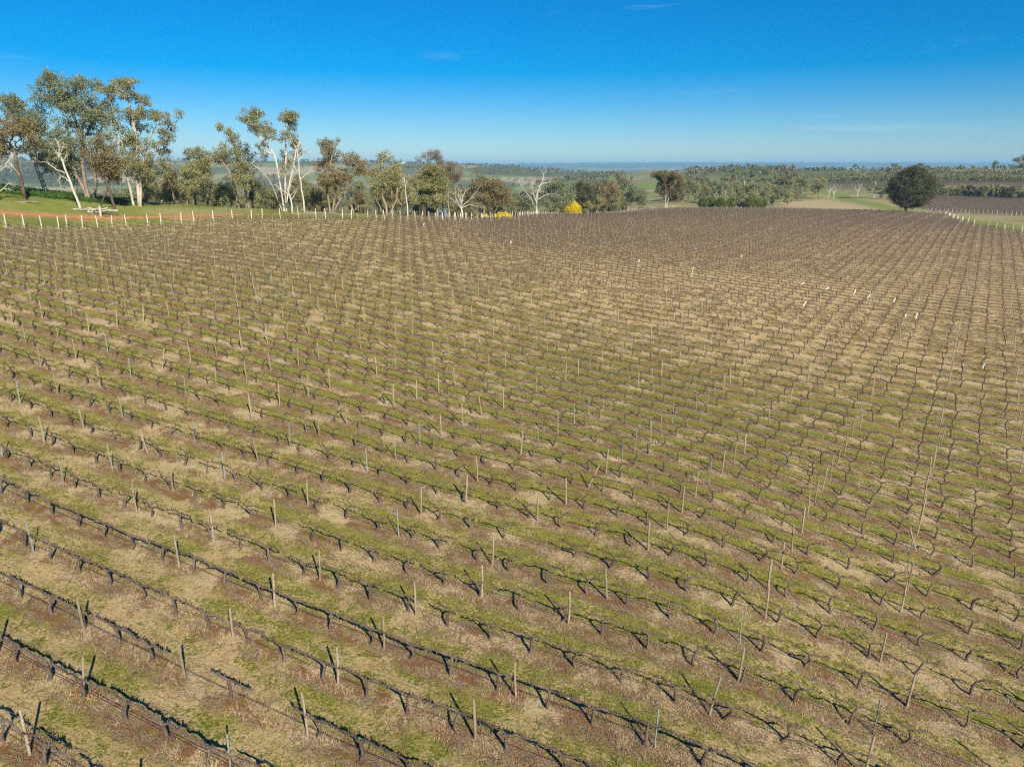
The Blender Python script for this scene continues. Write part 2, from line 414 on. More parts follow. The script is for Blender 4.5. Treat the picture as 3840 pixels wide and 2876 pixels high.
# vineyard layout
AZ = math.radians(66)
NV = np.array([math.cos(AZ), math.sin(AZ)])          # across the rows
DV = np.array([-math.sin(AZ), math.cos(AZ)])         # along the rows
ROW, VINE, N0, SKEW = 2.6, 2.05, 21.55, -.41
EDGE = [(-80.4, 118.3), (-74.2, 132.7), (-61.7, 143.3), (-47.1, 149.8), (-30, 161.2), (-16.9, 181.2), (-3.7, 220), (16, 291.6), (62.2, 380), (101, 438)]
BLOCK = np.array([(-130, 20), (-112, 70)] + EDGE + [(150, 395), (186, 343), (197, 331), (151, 237), (146, 205), (150, 120), (150, -30), (-130, -30)])
BLOCK2 = np.array([(222, 262), (232, 330), (214, 372), (262, 500), (300, 560), (480, 500), (500, 250), (320, 180), (235, 200)])
BLOCK3 = np.array([(262, 640), (300, 720), (560, 640), (700, 480), (560, 400), (505, 508), (330, 610)])
def inside(P, poly):
    x, y = P[:, 0], P[:, 1]
    c = np.zeros(len(P), bool)
    a = poly
    b = np.roll(poly, -1, axis=0)
    for (x1, y1), (x2, y2) in zip(a, b):
        k = ((y1 > y) != (y2 > y)) & (x < (x2 - x1) * (y - y1) / (y2 - y1 + 1e-9) + x1)
        c ^= k
    return c
def dist_poly(P, pts, closed=True):
    pts = np.asarray(pts, float)
    d = np.full(len(P), 1e9)
    nxt = np.roll(pts, -1, axis=0) if closed else pts[1:]
    for a, b in zip(pts, nxt):
        ab = b - a
        t = np.clip(((P - a) @ ab) / (ab @ ab + 1e-9), 0, 1)
        d = np.minimum(d, np.linalg.norm(P - (a + t[:, None] * ab), axis=1))
    return d
def sm(x, a, b):
    t = np.clip((x - a) / (b - a), 0, 1)
    return t * t * (3 - 2 * t)
def lattice(x, y, s, seed):
    """smooth value noise for land cover"""
    u, v = x / s, y / s
    i, j = np.floor(u).astype(int), np.floor(v).astype(int)
    fu, fv = u - i, v - j
    fu, fv = fu * fu * (3 - 2 * fu), fv * fv * (3 - 2 * fv)
    def h(a, b):
        k = (a * 374761393 + b * 668265263 + seed * 974711) & 0x7fffffff
        k = (k ^ (k >> 13)) * 1274126177 & 0x7fffffff
        return (k & 0xffff) / 65535.
    return (h(i, j) * (1 - fu) + h(i + 1, j) * fu) * (1 - fv) + (h(i, j + 1) * (1 - fu) + h(i + 1, j + 1) * fu) * fv

# ------------------------------------------------------------------ ground sheet and distant hills
TRACK = [place(px, r)[:2] for px, r in ((-250, 146), (-100, 151), (0, 155), (200, 158), (400, 160), (600, 162), (800, 163), (950, 164), (1120, 165))]
LANE = [place(px, r)[:2] for px, r in ((4300, 190), (3840, 252), (3700, 305), (3560, 362), (3450, 402), (3330, 452), (3230, 520), (3130, 610), (3085, 690), (3060, 760))]
DRY = np.array([(-13, 25, .48), (-20, 32, .46), (-8, 36, .3), (12, 40, .22), (15, 25, .42), (-25, 80, .34), (-10, 60, .22), (12, 62, .14), (-40, 90, .3), (-10, 100, .35),
                (35, 88, .55), (44, 110, .72), (80, 130, .66), (20, 105, .55), (-5, 110, .45), (35, 60, .3), (60, 95, .5), (40, 150, .5), (20, 180, .4), (70, 220, .5), (120, 200, .6), (40, 300, .45), (140, 300, .5)])
BROWN = np.array([(-13, 25, .25), (0, 40, .15), (20, 40, .3), (-30, 80, .2), (44, 110, .25), (20, 105, .25), (60, 130, .6), (-5, 130, .6), (0, 160, .85), (20, 190, .85), (50, 180, .8), (100, 200, .7), (70, 240, .95), (40, 320, .95), (150, 300, .9), (-40, 125, .3)])
def idw(x, y, tab):
    q = warp(x, y)
    t = warp(tab[:, 0], tab[:, 1])
    w = 1 / (((q[:, None] - t[None]) ** 2).sum(-1) + .004) ** 1.5
    return (w @ tab[:, 2]) / w.sum(1)

def land(x, y):
    """land cover: albedo of the open country, and vineyard weights"""
    P = np.c_[x, y]
    r = np.hypot(x, y)
    n1, n2, n3 = lattice(x, y, 9, 1), lattice(x, y, 31, 2), lattice(x, y, 95, 3)
    near = np.array([.20, .225, .05]) * (.75 + .5 * n1)[:, None]
    olive = np.array([.26, .225, .115]) * (.8 + .4 * n1)[:, None]
    near = near + (olive - near) * sm(r, 185, 215)[:, None] * .85
    tan = np.array([.33, .265, .14])
    col = near + (tan - near) * sm(n2 * .6 + n1 * .4, .5, .75)[:, None] * .55
    # patchwork of far paddocks
    def lerp(c, k, w):
        return c + (np.array(k) - c) * w[:, None]
    ca, sa = math.cos(.5), math.sin(.5)
    u, v = x * ca + y * sa, -x * sa + y * ca
    cell = 230.0
    ci, cj = np.floor(u / cell + .35 * np.sin(v / 300)).astype(int), np.floor(v / (cell * 1.4) + .3 * np.sin(u / 280)).astype(int)
    k = ((ci * 7349 + cj * 9151) % 101) / 101.
    pad = np.where(k[:, None] < .38, [[.16, .20, .075]], np.where(k[:, None] < .62, [[.23, .225, .115]], np.where(k[:, None] < .85, [[.31, .265, .165]], [[.12, .135, .07]])))
    pad = pad * (.8 + .4 * n3)[:, None]
    col = col + (pad - col) * sm(r, 500, 800)[:, None]
    wood = sm(lattice(x, y, 420, 9) * .6 + lattice(x, y, 150, 5) * .4, .5, .6) * sm(r, 700, 1100)
    col = lerp(col, (.052, .06, .036), wood * .65)
    col = lerp(col, (.09, .11, .075), sm(r, 9500, 11000) * .85)
    th = np.degrees(np.arctan2(x, y))
    # dry grass under the gum trees and behind the headland
    de = dist_poly(P, EDGE, False)
    ins = inside(P, BLOCK)
    belt = sm(de, 22, 34) * (1 - sm(de, 60, 90)) * (r < 700)
    col = lerp(col, (.22, .185, .09), belt * sm(n1 * .5 + n2 * .5, .3, .6) * .8)
    col = lerp(col, (.40, .19, .085), (1 - sm(dist_poly(P, TRACK, False), .8, 3.2)) * sm(n1 + .3 * n2, .25, .7) * .9)
    # green field, bare hill, dry paddock, lane
    gf = np.array([place(p_, r_)[:2] for p_, r_ in ((2300, 760), (2350, 900), (2560, 960), (2680, 900), (2700, 760), (2500, 720))])
    col = lerp(col, (.16, .215, .065), inside(P, gf) * 1.)
    col = lerp(col, (.25, .205, .15), np.exp(-(((x - 262) / 90) ** 2 + ((y - 1400) / 170) ** 2) * 1.2))
    dp = np.array([place(p_, r_)[:2] for p_, r_ in ((2900, 455), (2850, 545), (3080, 600), (3150, 560), (3330, 430), (3330, 395), (3150, 400))])
    w = np.where(inside(P, dp), sm(dist_poly(P, dp), 0, 12), 0)
    col = lerp(col, (.40, .31, .18), w * (.75 + .25 * n1))
    for b, cc in ((BLOCK2, (.19, .155, .115)), (BLOCK3, (.2, .17, .12))):
        col = lerp(col, cc, inside(P, b) * (.8 + .2 * n1))
    dl = dist_poly(P, LANE, False)
    col = lerp(col, (.17, .215, .05), (1 - sm(dl, 4, 8)) * .9)
    col = lerp(col, (.34, .28, .17), (1 - sm(abs(dl - 9.5), .5, 2.2)) * .8 * (r < 620))
    vm = np.where(ins, sm(de, -.1, 1.0), 0) * (r < 480)
    return col, vm, idw(x, y, DRY), idw(x, y, BROWN)

m_ground, nt, out = new_mat("vineyard_and_paddock_ground")
N = NT(nt)
geo = N.node("ShaderNodeNewGeometry")
pos = geo.outputs["Position"]
a_land = N.node("ShaderNodeAttribute", attribute_name="land").outputs["Color"]
a_zone = N.node("ShaderNodeAttribute", attribute_name="zone")
sep = N.node("ShaderNodeSeparateColor")
nt.links.new(a_zone.outputs["Color"], sep.inputs[0])
z_vine, z_dry, z_brown = sep.outputs
flat = N.vmath('MULTIPLY', pos, (1, 1, 0))
nA = N.noise(flat, .35, 4, .6)
nB = N.noise(flat, 1.7, 4, .65)
nC = N.noise(flat, 7, 4, .7)
nD = N.noise(flat, 26, 3, .75)
nE = N.noise(flat, .07, 3, .6)
nw = N.vmath('DOT_PRODUCT', pos, (float(NV[0]), float(NV[1]), 0.0))
along = N.vmath('DOT_PRODUCT', pos, (float(DV[0]), float(DV[1]), 0.0))
nw = N.math('ADD', nw, N.math('MULTIPLY', N.math('SUBTRACT', nB, .5), .7))
ph = N.math('FRACT', N.math('ADD', N.math('DIVIDE', N.math('SUBTRACT', nw, N0), ROW), 100.5))
t = N.math('MULTIPLY', N.math('ABSOLUTE', N.math('SUBTRACT', ph, .5)), ROW)          # 0 under the vines .. 1.3 mid row
# streaky coordinates that follow the rows (mown grass, raked prunings)
comb = N.node("ShaderNodeCombineXYZ")
N.put(comb.inputs[0], N.math('MULTIPLY', along, .35))
N.put(comb.inputs[1], nw)
sA = N.noise(comb.outputs[0], 2.2, 4, .65)
sB = N.noise(comb.outputs[0], 6.5, 3, .7)
nF = N.noise(flat, 60, 2, .8)
fleck = N.math('ADD', N.math('MULTIPLY', nC, .5), N.math('ADD', N.math('MULTIPLY', nD, .45), N.math('MULTIPLY', nF, .35)))   # about .65
sFine = N.noise(comb.outputs[0], 22, 3, .75)
green = N.mix(N.step(nB, .35, .65), (.125, .145, .012), (.25, .235, .03))
green = N.mix(N.step(fleck, .63, .74), green, (.42, .34, .12))
green = N.mix(N.math('MULTIPLY', N.step(fleck, .63, .53), .85), green, (.04, .048, .008))  # dark flecks paint the shade of gaps between blades into the green
straw = N.mix(N.step(nB, .35, .65), (.60, .44, .22), (.44, .305, .14))
straw = N.mix(N.step(fleck, .66, .78), straw, (.68, .53, .30))
straw = N.mix(N.math('MULTIPLY', N.step(fleck, .63, .51), .85), straw, (.17, .115, .045))  # same gap shade painted into the straw
litter = N.mix(N.step(sFine, .4, .62), (.17, .112, .06), (.45, .345, .22))
litter = N.mix(N.math('MULTIPLY', N.step(fleck, .63, .53), .85), litter, (.06, .038, .022))  # gap shade painted dark into the litter colour too
soil = N.mix(N.step(nC, .35, .65), (.29, .145, .066), (.185, .096, .046))
soil = N.mix(N.math('MULTIPLY', N.step(fleck, .63, .53), .7), soil, (.09, .055, .035))  # painted shade flecks carried on into the soil, a little weaker
under = N.mix(N.step(sA, .45, .55), soil, litter)
under = N.mix(N.step(N.math('ADD', N.math('ADD', nA, N.math('MULTIPLY', z_dry, .08)), N.math('MULTIPLY', N.math('SUBTRACT', nC, .5), .35)), .54, .62), under, N.mix(.45, straw, (.50, .385, .25)))
under = N.mix(N.math('MULTIPLY', N.step(N.math('ADD', nB, N.math('MULTIPLY', N.math('SUBTRACT', nD, .5), .4)), .52, .62), .7), under, green)
gthr = N.math('ADD', .47, N.math('ADD', N.math('MULTIPLY', N.math('SUBTRACT', sA, .5), 1.5), N.math('MULTIPLY', N.math('SUBTRACT', nC, .5), .8)))
gm = N.step(t, gthr, N.math('ADD', gthr, .3))
dryk = N.step(N.math('ADD', N.math('ADD', z_dry, N.math('MULTIPLY', N.math('SUBTRACT', nA, .5), 1.1)), N.math('ADD', N.math('MULTIPLY', N.math('SUBTRACT', nB, .5), 1.0), N.math('MULTIPLY', N.math('SUBTRACT', nC, .5), .7))), .30, .58)
mid = N.mix(dryk, green, straw)
mid = N.mix(N.math('MULTIPLY', N.step(N.noise(flat, .9, 4, .7), .56, .68), .65), mid, soil)
vine_c = N.mix(gm, under, mid)
brk = N.math('MULTIPLY', N.step(N.math('ADD', z_brown, N.math('MULTIPLY', N.math('SUBTRACT', nE, .5), .9)), .35, .95), .6)
vine_c = N.mix(brk, vine_c, N.scale(litter, .68))
open_c = N.scale(a_land, N.math('ADD', .1, N.math('ADD', N.math('MULTIPLY', nA, .8), N.math('ADD', N.math('MULTIPLY', nB, .55), N.math('MULTIPLY', nC, .45)))))
open_c = N.mix(N.math('MULTIPLY', N.step(N.noise(flat, .16, 5, .7), .5, .66), .45), open_c, N.mix(.5, open_c, (.36, .28, .13)))
colr = N.mix(z_vine, open_c, vine_c)
h = N.math('ADD', N.math('MULTIPLY', nC, .6), N.math('ADD', N.math('MULTIPLY', nD, .5), N.math('MULTIPLY', nF, .25)))
N.bsdf(out, colr, .95, .05, h, .14)

# ground vertices: fine where the view lies, coarse behind
th_f = np.radians(np.linspace(-50, 50, 400))
th_b = np.radians(np.linspace(50, 310, 70)[1:-1])
thv = np.r_[th_f, th_b]
rv = np.geomspace(5, 15500, 390)
TH, RV = np.meshgrid(thv, rv)
GX, GY = RV * np.sin(TH), RV * np.cos(TH)
GZ = ground_z(GX, GY)
nth = len(thv)
def sheet(name, i0, i1):
    sl = slice(i0, i1)
    v = np.stack([GX[sl], GY[sl], GZ[sl]], -1).reshape(-1, 3)
    k = i1 - i0
    i = np.arange(k - 1)[:, None] * nth
    j = np.arange(nth)[None]
    j2 = (j + 1) % nth
    q = np.stack([i + j, i + nth + j, i + nth + j2, i + j2], -1).reshape(-1, 4)
    tri = None
    if i0 == 0:
        v = np.r_[v, [[0, 0, GZ[0].mean()]]]
        c0 = len(v) - 1
        tri = np.stack([np.arange(nth), (np.arange(nth) + 1) % nth, np.full(nth, c0)], -1)
    me = mesh_np(name, v, tri, q, m_ground)
    x, y = v[:, 0].copy(), v[:, 1].copy()
    x[np.hypot(x, y) < 1e-3] = .1
    col, vm, dr, br = land(x, y)
    at = me.attributes.new("land", 'FLOAT_COLOR', 'POINT')
    at.data.foreach_set("color", np.c_[col, np.ones(len(v))].astype(np.float32).ravel())
    at = me.attributes.new("zone", 'FLOAT_COLOR', 'POINT')
    at.data.foreach_set("color", np.c_[vm, dr, br, np.ones(len(v))].astype(np.float32).ravel())
    return tag(obj(name, me), kind="structure")
i_split = int(np.searchsorted(rv, 1100))
sheet("ground", 0, i_split + 1)
sheet("distant_hills", i_split, len(rv))

# red dirt track along the headland
m_dirt = simple_mat("red_dirt", (.46, .21, .10), (.34, .155, .075), .9, bump=.02, per_obj=0)
tp = np.array(TRACK)
ss = np.linspace(0, len(tp) - 1, 160)
cx_ = np.interp(ss, range(len(tp)), tp[:, 0])
cy_ = np.interp(ss, range(len(tp)), tp[:, 1])
tg = np.gradient(np.c_[cx_, cy_], axis=0)
tg /= np.linalg.norm(tg, axis=1)[:, None]
nr = np.c_[-tg[:, 1], tg[:, 0]]
vv = []
for k, w in enumerate((-1, -.5, 0, .5, 1)):
    wid = 1.25 * np.interp(ss, [0, 5, 7.4, 8], [1, 1, .8, .15])
    off = w * wid + (rng.normal(size=160) * .45 + np.sin(ss * 9) * .3) * (abs(w) > .9)
    xx, yy = cx_ + nr[:, 0] * off, cy_ + nr[:, 1] * off
    vv.append(np.c_[xx, yy, ground_z(xx, yy) + (.05 if abs(w) < .9 else .03)])
vv = np.stack(vv, 1).reshape(-1, 3)
qi = np.arange(159)[:, None] * 5 + np.arange(4)[None]
tag(obj("dirt_track", mesh_np("dirt_track", vv, None, np.stack([qi, qi + 5, qi + 6, qi + 1], -1).reshape(-1, 4), m_dirt)), kind="structure")
# ------------------------------------------------------------------ vines, posts and wires
CP, SP = math.cos(PITCH), math.sin(PITCH)
def to_pic(P):
    """picture position (0..3840, 0..2876) used only to skip what no view from here shows"""
    P = np.asarray(P, float)
    z = P[:, 2] - 20
    Z = P[:, 1] * CP - z * SP
    Z = np.where(Z < .5, .5, Z)
    return 1920 + 2662 * P[:, 0] / Z, 1438 - 2662 * (z * CP + P[:, 1] * SP) / Z
def seen(P, m=260):
    u, v = to_pic(P)
    return (u > -m) & (u < 3840 + m) & (v < 2876 + m) & (P[:, 1] > 3)

m_vine = simple_mat("vine_bark", (.062, .044, .034), (.155, .118, .092), 22, bump=.01, stretch=(1, 1, .3), per_obj=.3)
m_wood = simple_mat("weathered_post_timber", (.32, .26, .185), (.20, .155, .11), 9, bump=.008, stretch=(1, 1, .12), per_obj=.22)
m_end = simple_mat("pale_strainer_timber", (.62, .56, .47), (.45, .40, .33), 9, bump=.008, stretch=(1, 1, .12), per_obj=.15)
m_steel = simple_mat("galvanised_steel", (.29, .35, .33), (.21, .26, .25), 12, rough=.5, spec=.5, metal=.1, bump=0, per_obj=.12)
m_pipe = simple_mat("black_drip_pipe", (.02, .02, .02), (.03, .028, .026), 5, rough=.6, bump=0, per_obj=0)
m_wire = simple_mat("galvanised_wire", (.33, .35, .34), (.26, .27, .26), 5, rough=.5, metal=.4, bump=0, per_obj=0)
m_plastic = simple_mat("white_plastic_guard", (.74, .72, .60), (.62, .58, .42), 6, rough=.5, spec=.4, bump=0, per_obj=.1)

def vine_parts(rg, heavy, lod):
    """trunk and two cordon arms of one pruned vine; x runs along the row"""
    hgt = rg.uniform(.83, .88) if heavy else rg.uniform(.72, .86)
    lean = rg.normal(0, .10, 2) * (.6 if heavy else 1.0)
    kk = {0: 7, 1: 5, 2: 3}[lod]
    sd = {0: 7, 1: 4, 2: 3}[lod]
    u = np.linspace(0, 1, kk)
    bow = rg.normal(0, .03 if heavy else .075)
    bow2 = rg.normal(0, .05)
    path = np.c_[lean[0] * u + bow * np.sin(u * math.pi) + .03 * np.sin(u * 7 + rg.uniform(0, 6)), lean[1] * u * .5 + bow2 * np.sin(u * math.pi * 1.4), u * hgt - .06 * (1 - u)]
    r0 = (.06 if heavy else .056) * rg.uniform(.85, 1.2)
    rad = r0 * (1.25 - .5 * u) * (1 + .12 * np.sin(u * 17 + rg.uniform(0, 6)))
    rad[-1] *= 1.35
    if lod == 2:
        rad = rad * 1.35
    tr = MB()
    tr.tube(path, rad, sd)
    head = path[-1]
    arms = []
    for sgn in (-1, 1):
        a = MB()
        ln = rg.uniform(.98, 1.04) if heavy else rg.uniform(.72, 1.03)
        ka = {0: 9, 1: 6, 2: 3}[lod]
        s = np.linspace(0, 1, ka)
        wz = rg.uniform(.88, .91)
        x = head[0] + sgn * (ln * s)
        if heavy:
            x = head[0] * (1 - s) + sgn * ln * s
        zz = head[2] - .03 + (wz - head[2] + .05) * np.minimum(1, s * 2.6) ** .7 + .018 * np.sin(s * 11 + rg.uniform(0, 6))
        y = head[1] * (1 - s) + .025 * np.sin(s * 8 + rg.uniform(0, 6))
        pa = np.c_[x, y, zz]
        ra = (.05 if heavy else (.033 if lod == 0 else .044)) * rg.uniform(.85, 1.15) * (1.15 - .45 * s) * (1 + .15 * np.sin(s * 23))
        if lod < 2:
            pa[1:] += rg.normal(0, .012 if heavy else .022, (ka - 1, 3))
            ra = ra * rg.uniform(.8, 1.25, ka)
        if lod == 2:
            ra = ra * 1.6
        a.tube(pa, ra, {0: 6, 1: 4, 2: 3}[lod])
        ns = {0: 15 if heavy else 11, 1: 8, 2: 0}[lod]
        for i in range(ns):
            f = (i + rg.uniform(.3, .9)) / ns
            p = np.array([np.interp(f, s, pa[:, k]) for k in range(3)])
            d = np.array([rg.normal(0, .5), rg.normal(0, .45), 1.0])
            if rg.random() < .2:
                d[2] = -.3
            d /= np.linalg.norm(d)
            L = rg.uniform(.06, .2)
            rr = (.02 if heavy else .014) if lod == 0 else .016
            q = p + d * L
            if lod == 0:
                a.tube([p, p + d * L * .5 + rg.normal(0, .008, 3), q], [rr * 1.3, rr, rr * .7], 4)
                if rg.random() < .5:
                    e = d + rg.normal(0, .7, 3)
                    a.tube([p + d * L * .4, p + d * L * .4 + e / np.linalg.norm(e) * L * .6], [rr * .8, rr * .5], 3)
            else:
                a.tube([p, q], [rr * 1.2, rr * .7], 3)
        arms.append(a)
    return tr, arms

rg = np.random.default_rng(5)
HEAVY = [vine_parts(rg, True, 0) for _ in range(8)]
LIGHT = [vine_parts(rg, False, 0) for _ in range(14)]
def as_meshes(parts, nm):
    return parts[0].mesh(nm + "_trunk", m_vine), [a.mesh(nm + "_arm", m_vine) for a in parts[1]]
HEAVY_M = [as_meshes(p, "heavy_vine") for p in HEAVY]
LIGHT_M = [as_meshes(p, "light_vine") for p in LIGHT]
def joined(p):
    m = MB()
    for b in [p[0]] + p[1]:
        v, t_, q_ = b.get()
        m.add(v, t_, q_)
    return m.get()
MIDV = [joined(vine_parts(rg, False, 1)) for _ in range(12)]
def far_vine():
    p = vine_parts(rg, False, 2)
    v, t_, q_ = joined(p)
    m = MB()
    m.add(v, t_, q_)
    for i in range(7):
        x = rg.uniform(-1, 1)
        d = np.array([rg.normal(0, .25), rg.normal(0, .2), rg.uniform(.2, .55)])
        b = np.array([x, 0, .85])
        m.add([b + (.028, 0, 0), b - (.028, 0, 0), b + d], [(0, 1, 2)])
    return m.get()
FARV = [far_vine() for _ in range(10)]

def spread(name, variants, idx, P, rotz, tilt, scale, mat, smooth=True):
    """one joined mesh of many small alike things"""
    V, T, Q, n = [], [], [], 0
    for k, (v, t_, q_) in enumerate(variants):
        s = np.where(idx == k)[0]
        if not len(s):
            continue
        c, sn = np.cos(rotz[s])[:, None], np.sin(rotz[s])[:, None]
        vs = v[None] * scale[s][:, None, None]
        z = vs[..., 2] + vs[..., 0] * tilt[s][:, None]
        w = np.stack([vs[..., 0] * c - vs[..., 1] * sn, vs[..., 0] * sn + vs[..., 1] * c, z], -1) + P[s][:, None]
        V.append(w.reshape(-1, 3))
        off = n + np.arange(len(s))[:, None, None] * len(v)
        if t_ is not None:
            T.append((t_[None] + off).reshape(-1, 3))
        if q_ is not None:
            Q.append((q_[None] + off).reshape(-1, 4))
        n += len(s) * len(v)
    me = mesh_np(name, np.concatenate(V), np.concatenate(T) if T else None, np.concatenate(Q) if Q else None, mat, smooth)
    return obj(name, me)

rows = []                       # (k, positions of vines along, posts along)
VP, VK, PP, PK, EP = [], [], [], [], []
for k in range(-7, 170):
    n = N0 + ROW * k
    tt = np.arange(-230, 215) * VINE + (SKEW * k) % (3 * VINE)
    P = NV[None] * n + DV[None] * tt[:, None]
    ok = inside(P, BLOCK)
    if ok.sum() < 3:
        continue
    i1 = np.where(ok)[0].max()
    endp = P[i1] + DV * VINE * .5
    if dist_poly(endp[None], EDGE, False)[0] < 4 and endp[1] > 100:
        EP.append(endp)
    i0 = np.where(ok)[0].min()
    st = P[i0] - DV * VINE * .5
    if st[1] > 150 and st[0] > 100:
        EP.append(st)
    g = P[ok] + DV[None] * rg.normal(0, .06, (ok.sum(), 1)) + NV[None] * rg.normal(0, .03, (ok.sum(), 1))
    keep = rg.random(len(g)) > (.04 if n > 22 else .01)
    VP.append(g[keep])
    VK.append(np.full(keep.sum(), k))
    j = np.where(ok)[0]
    j = j[(j % 3) == 0]
    pg = NV[None] * n + DV[None] * (tt[j] + VINE * .5)[:, None]
    pg = pg + DV[None] * rg.normal(0, .12 if n > 36 else .5, (len(pg), 1))
    pg = pg[rg.random(len(pg)) > .12]
    PP.append(pg)
    PK.append(np.full(len(pg), k))
VP, VK, PP, PK = np.concatenate(VP), np.concatenate(VK), np.concatenate(PP), np.concatenate(PK)
def lift(P):
    return np.c_[P, ground_z(P[:, 0], P[:, 1])]
def row_slope(P):
    return (ground_z(P[:, 0] + DV[0], P[:, 1] + DV[1]) - ground_z(P[:, 0] - DV[0], P[:, 1] - DV[1])) / 2
V3 = lift(VP)
s = seen(V3)
V3, VK = V3[s], VK[s]
vr = np.linalg.norm(V3 - (0, 0, 20), axis=1)
o_ = np.argsort(vr)
V3, VK, vr = V3[o_], VK[o_], vr[o_]
sl = row_slope(V3[:, :2])
u_, v_ = to_pic(V3)
infr = (u_ > -30) & (u_ < 3870) & (v_ < 2930)
ROTZ = math.atan2(DV[1], DV[0])
first = np.where(infr)[0][:300]
is_first = np.zeros(len(V3), bool)
is_first[first] = True
for i in first:
    heavy = (VK[i] <= 0)
    var = (HEAVY_M if heavy else LIGHT_M)
    mt, ma = var[rg.integers(len(var))]
    root = empty("grapevine", tuple(V3[i]), ROTZ + (math.pi if rg.random() < .5 else 0))
    flip = -1 if abs(root.rotation_euler[2] - ROTZ) > 1 else 1
    root.rotation_euler[1] = -math.atan(sl[i]) * flip
    sc = rg.uniform(.94, 1.06)
    root.scale = (1, 1, sc)
    if heavy:
        tag(root, "pruned grapevine with thick knotted cordon arms that meet its neighbours along the wire", "grapevine", "vines of the old thick-armed rows")
    else:
        tag(root, "bare pruned grapevine with dark bent trunk and thin cordon arms ending short of its neighbours", "grapevine", "vines of the thin-armed rows")
    obj("trunk", mt, root)
    for a in ma:
        obj("cordon_arm", a, root)
rest = ~is_first
mid = rest & (vr < 105)
far = rest & (vr >= 105)
def put_vines(name, sel, variants, label):
    k = int(sel.sum())
    rz = ROTZ + math.pi * rg.integers(0, 2, k)
    fl = np.where(abs(rz - ROTZ) > 1, -1, 1)
    o = spread(name, variants, rg.integers(0, len(variants), k), V3[sel], rz, sl[sel] * fl, rg.uniform(.94, 1.1, k), m_vine)
    tag(o, label, "grapevines", kind="stuff")
put_vines("vine_rows", mid, MIDV, "hundreds more bare pruned grapevines filling the middle of the vineyard")
put_vines("far_vine_rows", far, FARV, "thousands of bare grapevines merging into brown rows up to the vineyard edge")

# ---- posts
def wood_post(rg, h=1.8, r=.05, sides=8):
    m = MB()
    u = np.array([-.12, .0, .25, .5, .75, .965, 1.0])
    bend = rg.normal(0, .02, 2)
    path = np.c_[bend[0] * np.sin(u * 3), bend[1] * np.sin(u * 3), u * h]
    rad = r * (1.06 - .12 * u) * (1 + rg.normal(0, .03, len(u)))
    rad[-1] *= .72
    m.tube(path, rad, sides)
    v, t_, q_ = m.get()
    v[-sides:, 2] += rg.normal(0, .012, sides) + (v[-sides:, 0]) * rg.normal(0, .4)
    return v, t_, q_
def steel_post(h=1.68):
    """rolled T section with a row of wire slots folded out of the flange"""
    m = MB()
    m.box((0, 0, h / 2 - .06), (.024, .004, h / 2 + .06))
    m.box((0, .024, h / 2 - .07), (.004, .0195, h / 2 + .05))
    for z in (.42, .88, 1.15, 1.42, 1.6):
        m.box((.0275, -.006, z), (.0035, .008, .02))
        m.box((-.0275, -.006, z), (.0035, .008, .02))
    return m.get()
WOODV = [wood_post(rg, rg.uniform(1.55, 1.85), rg.uniform(.042, .056)) for _ in range(10)]
WOODM = [mesh_np("timber_post", v, t_, q_, m_wood, False) for v, t_, q_ in WOODV]
STEELV = steel_post()
STEELM = mesh_np("steel_post", *STEELV, m_steel, False)
ENDV = [wood_post(rg, rg.uniform(1.85, 2.1), rg.uniform(.085, .105)) for _ in range(8)]
END2 = [mesh_np("lane_post", v * (.8, .8, .95), t_, q_, m_end, False) for v, t_, q_ in ENDV]
ENDM = [mesh_np("strainer_post", v, t_, q_, m_end, False) for v, t_, q_ in ENDV]
P3 = lift(PP)
s = seen(P3) & (dist_poly(PP, EDGE, False) > 2.0)
P3, PK = P3[s], PK[s]
pr = np.linalg.norm(P3 - (0, 0, 20), axis=1)
o_ = np.argsort(pr)
P3, PK, pr = P3[o_], PK[o_], pr[o_]
steel = rg.random(len(P3)) < np.where(P3[:, 0] - .25 * P3[:, 1] < 5, .32, .13)
u_, v_ = to_pic(P3)
infr = (u_ > -20) & (u_ < 3860) & (v_ < 2950)
for kind, cap in ((False, 300), (True, 160)):
    for i in np.where(infr & (steel == kind))[0][:cap]:
        lean = rg.normal(0, .035, 2)
        if rg.random() < .09:
            lean = rg.normal(0, .16, 2)
        if kind:
            o = obj("steel_trellis_post", STEELM, None, tuple(P3[i]))
            tag(o, "slim galvanised steel trellis post standing in a vine row", "post", "steel posts in the vine rows")
        else:
            o = obj("timber_trellis_post", WOODM[rg.integers(len(WOODM))], None, tuple(P3[i]))
            if np.hypot(*lean) > .2:
                tag(o, "grey timber trellis post leaning well over in its vine row", "post", "leaning timber posts")
            else:
                tag(o, "upright weathered grey timber trellis post in a vine row", "post", "upright timber posts in the vine rows")
        o.rotation_euler = (lean[0], lean[1], ROTZ if kind else rg.uniform(0, 6.28))
        infr[i] = False
        pr[i] = -1
def lo(v, sides, h, r):
    m = MB()
    m.tube([(0, 0, -.1), (0, 0, h * .5), (0, 0, h)], [r, r * .97, r * .9], sides)
    return m.get()
sel = (pr > 0) & ~steel
k = int(sel.sum())
o = spread("distant_timber_posts", [lo(None, 4, 1.8, .047), lo(None, 4, 1.62, .045)], rg.integers(0, 2, k), P3[sel], rg.uniform(0, 6, k), rg.normal(0, .05, k), np.ones(k), m_wood, False)
tag(o, "many more grey timber trellis posts across the far vineyard", "posts", kind="stuff")
sel = (pr > 0) & steel
k = int(sel.sum())
o = spread("distant_steel_posts", [lo(None, 3, 1.7, .027)], np.zeros(k, int), P3[sel], rg.uniform(0, 6, k), rg.normal(0, .05, k), np.ones(k), m_steel, False)
tag(o, "many more slim steel trellis posts across the far vineyard", "posts", kind="stuff")
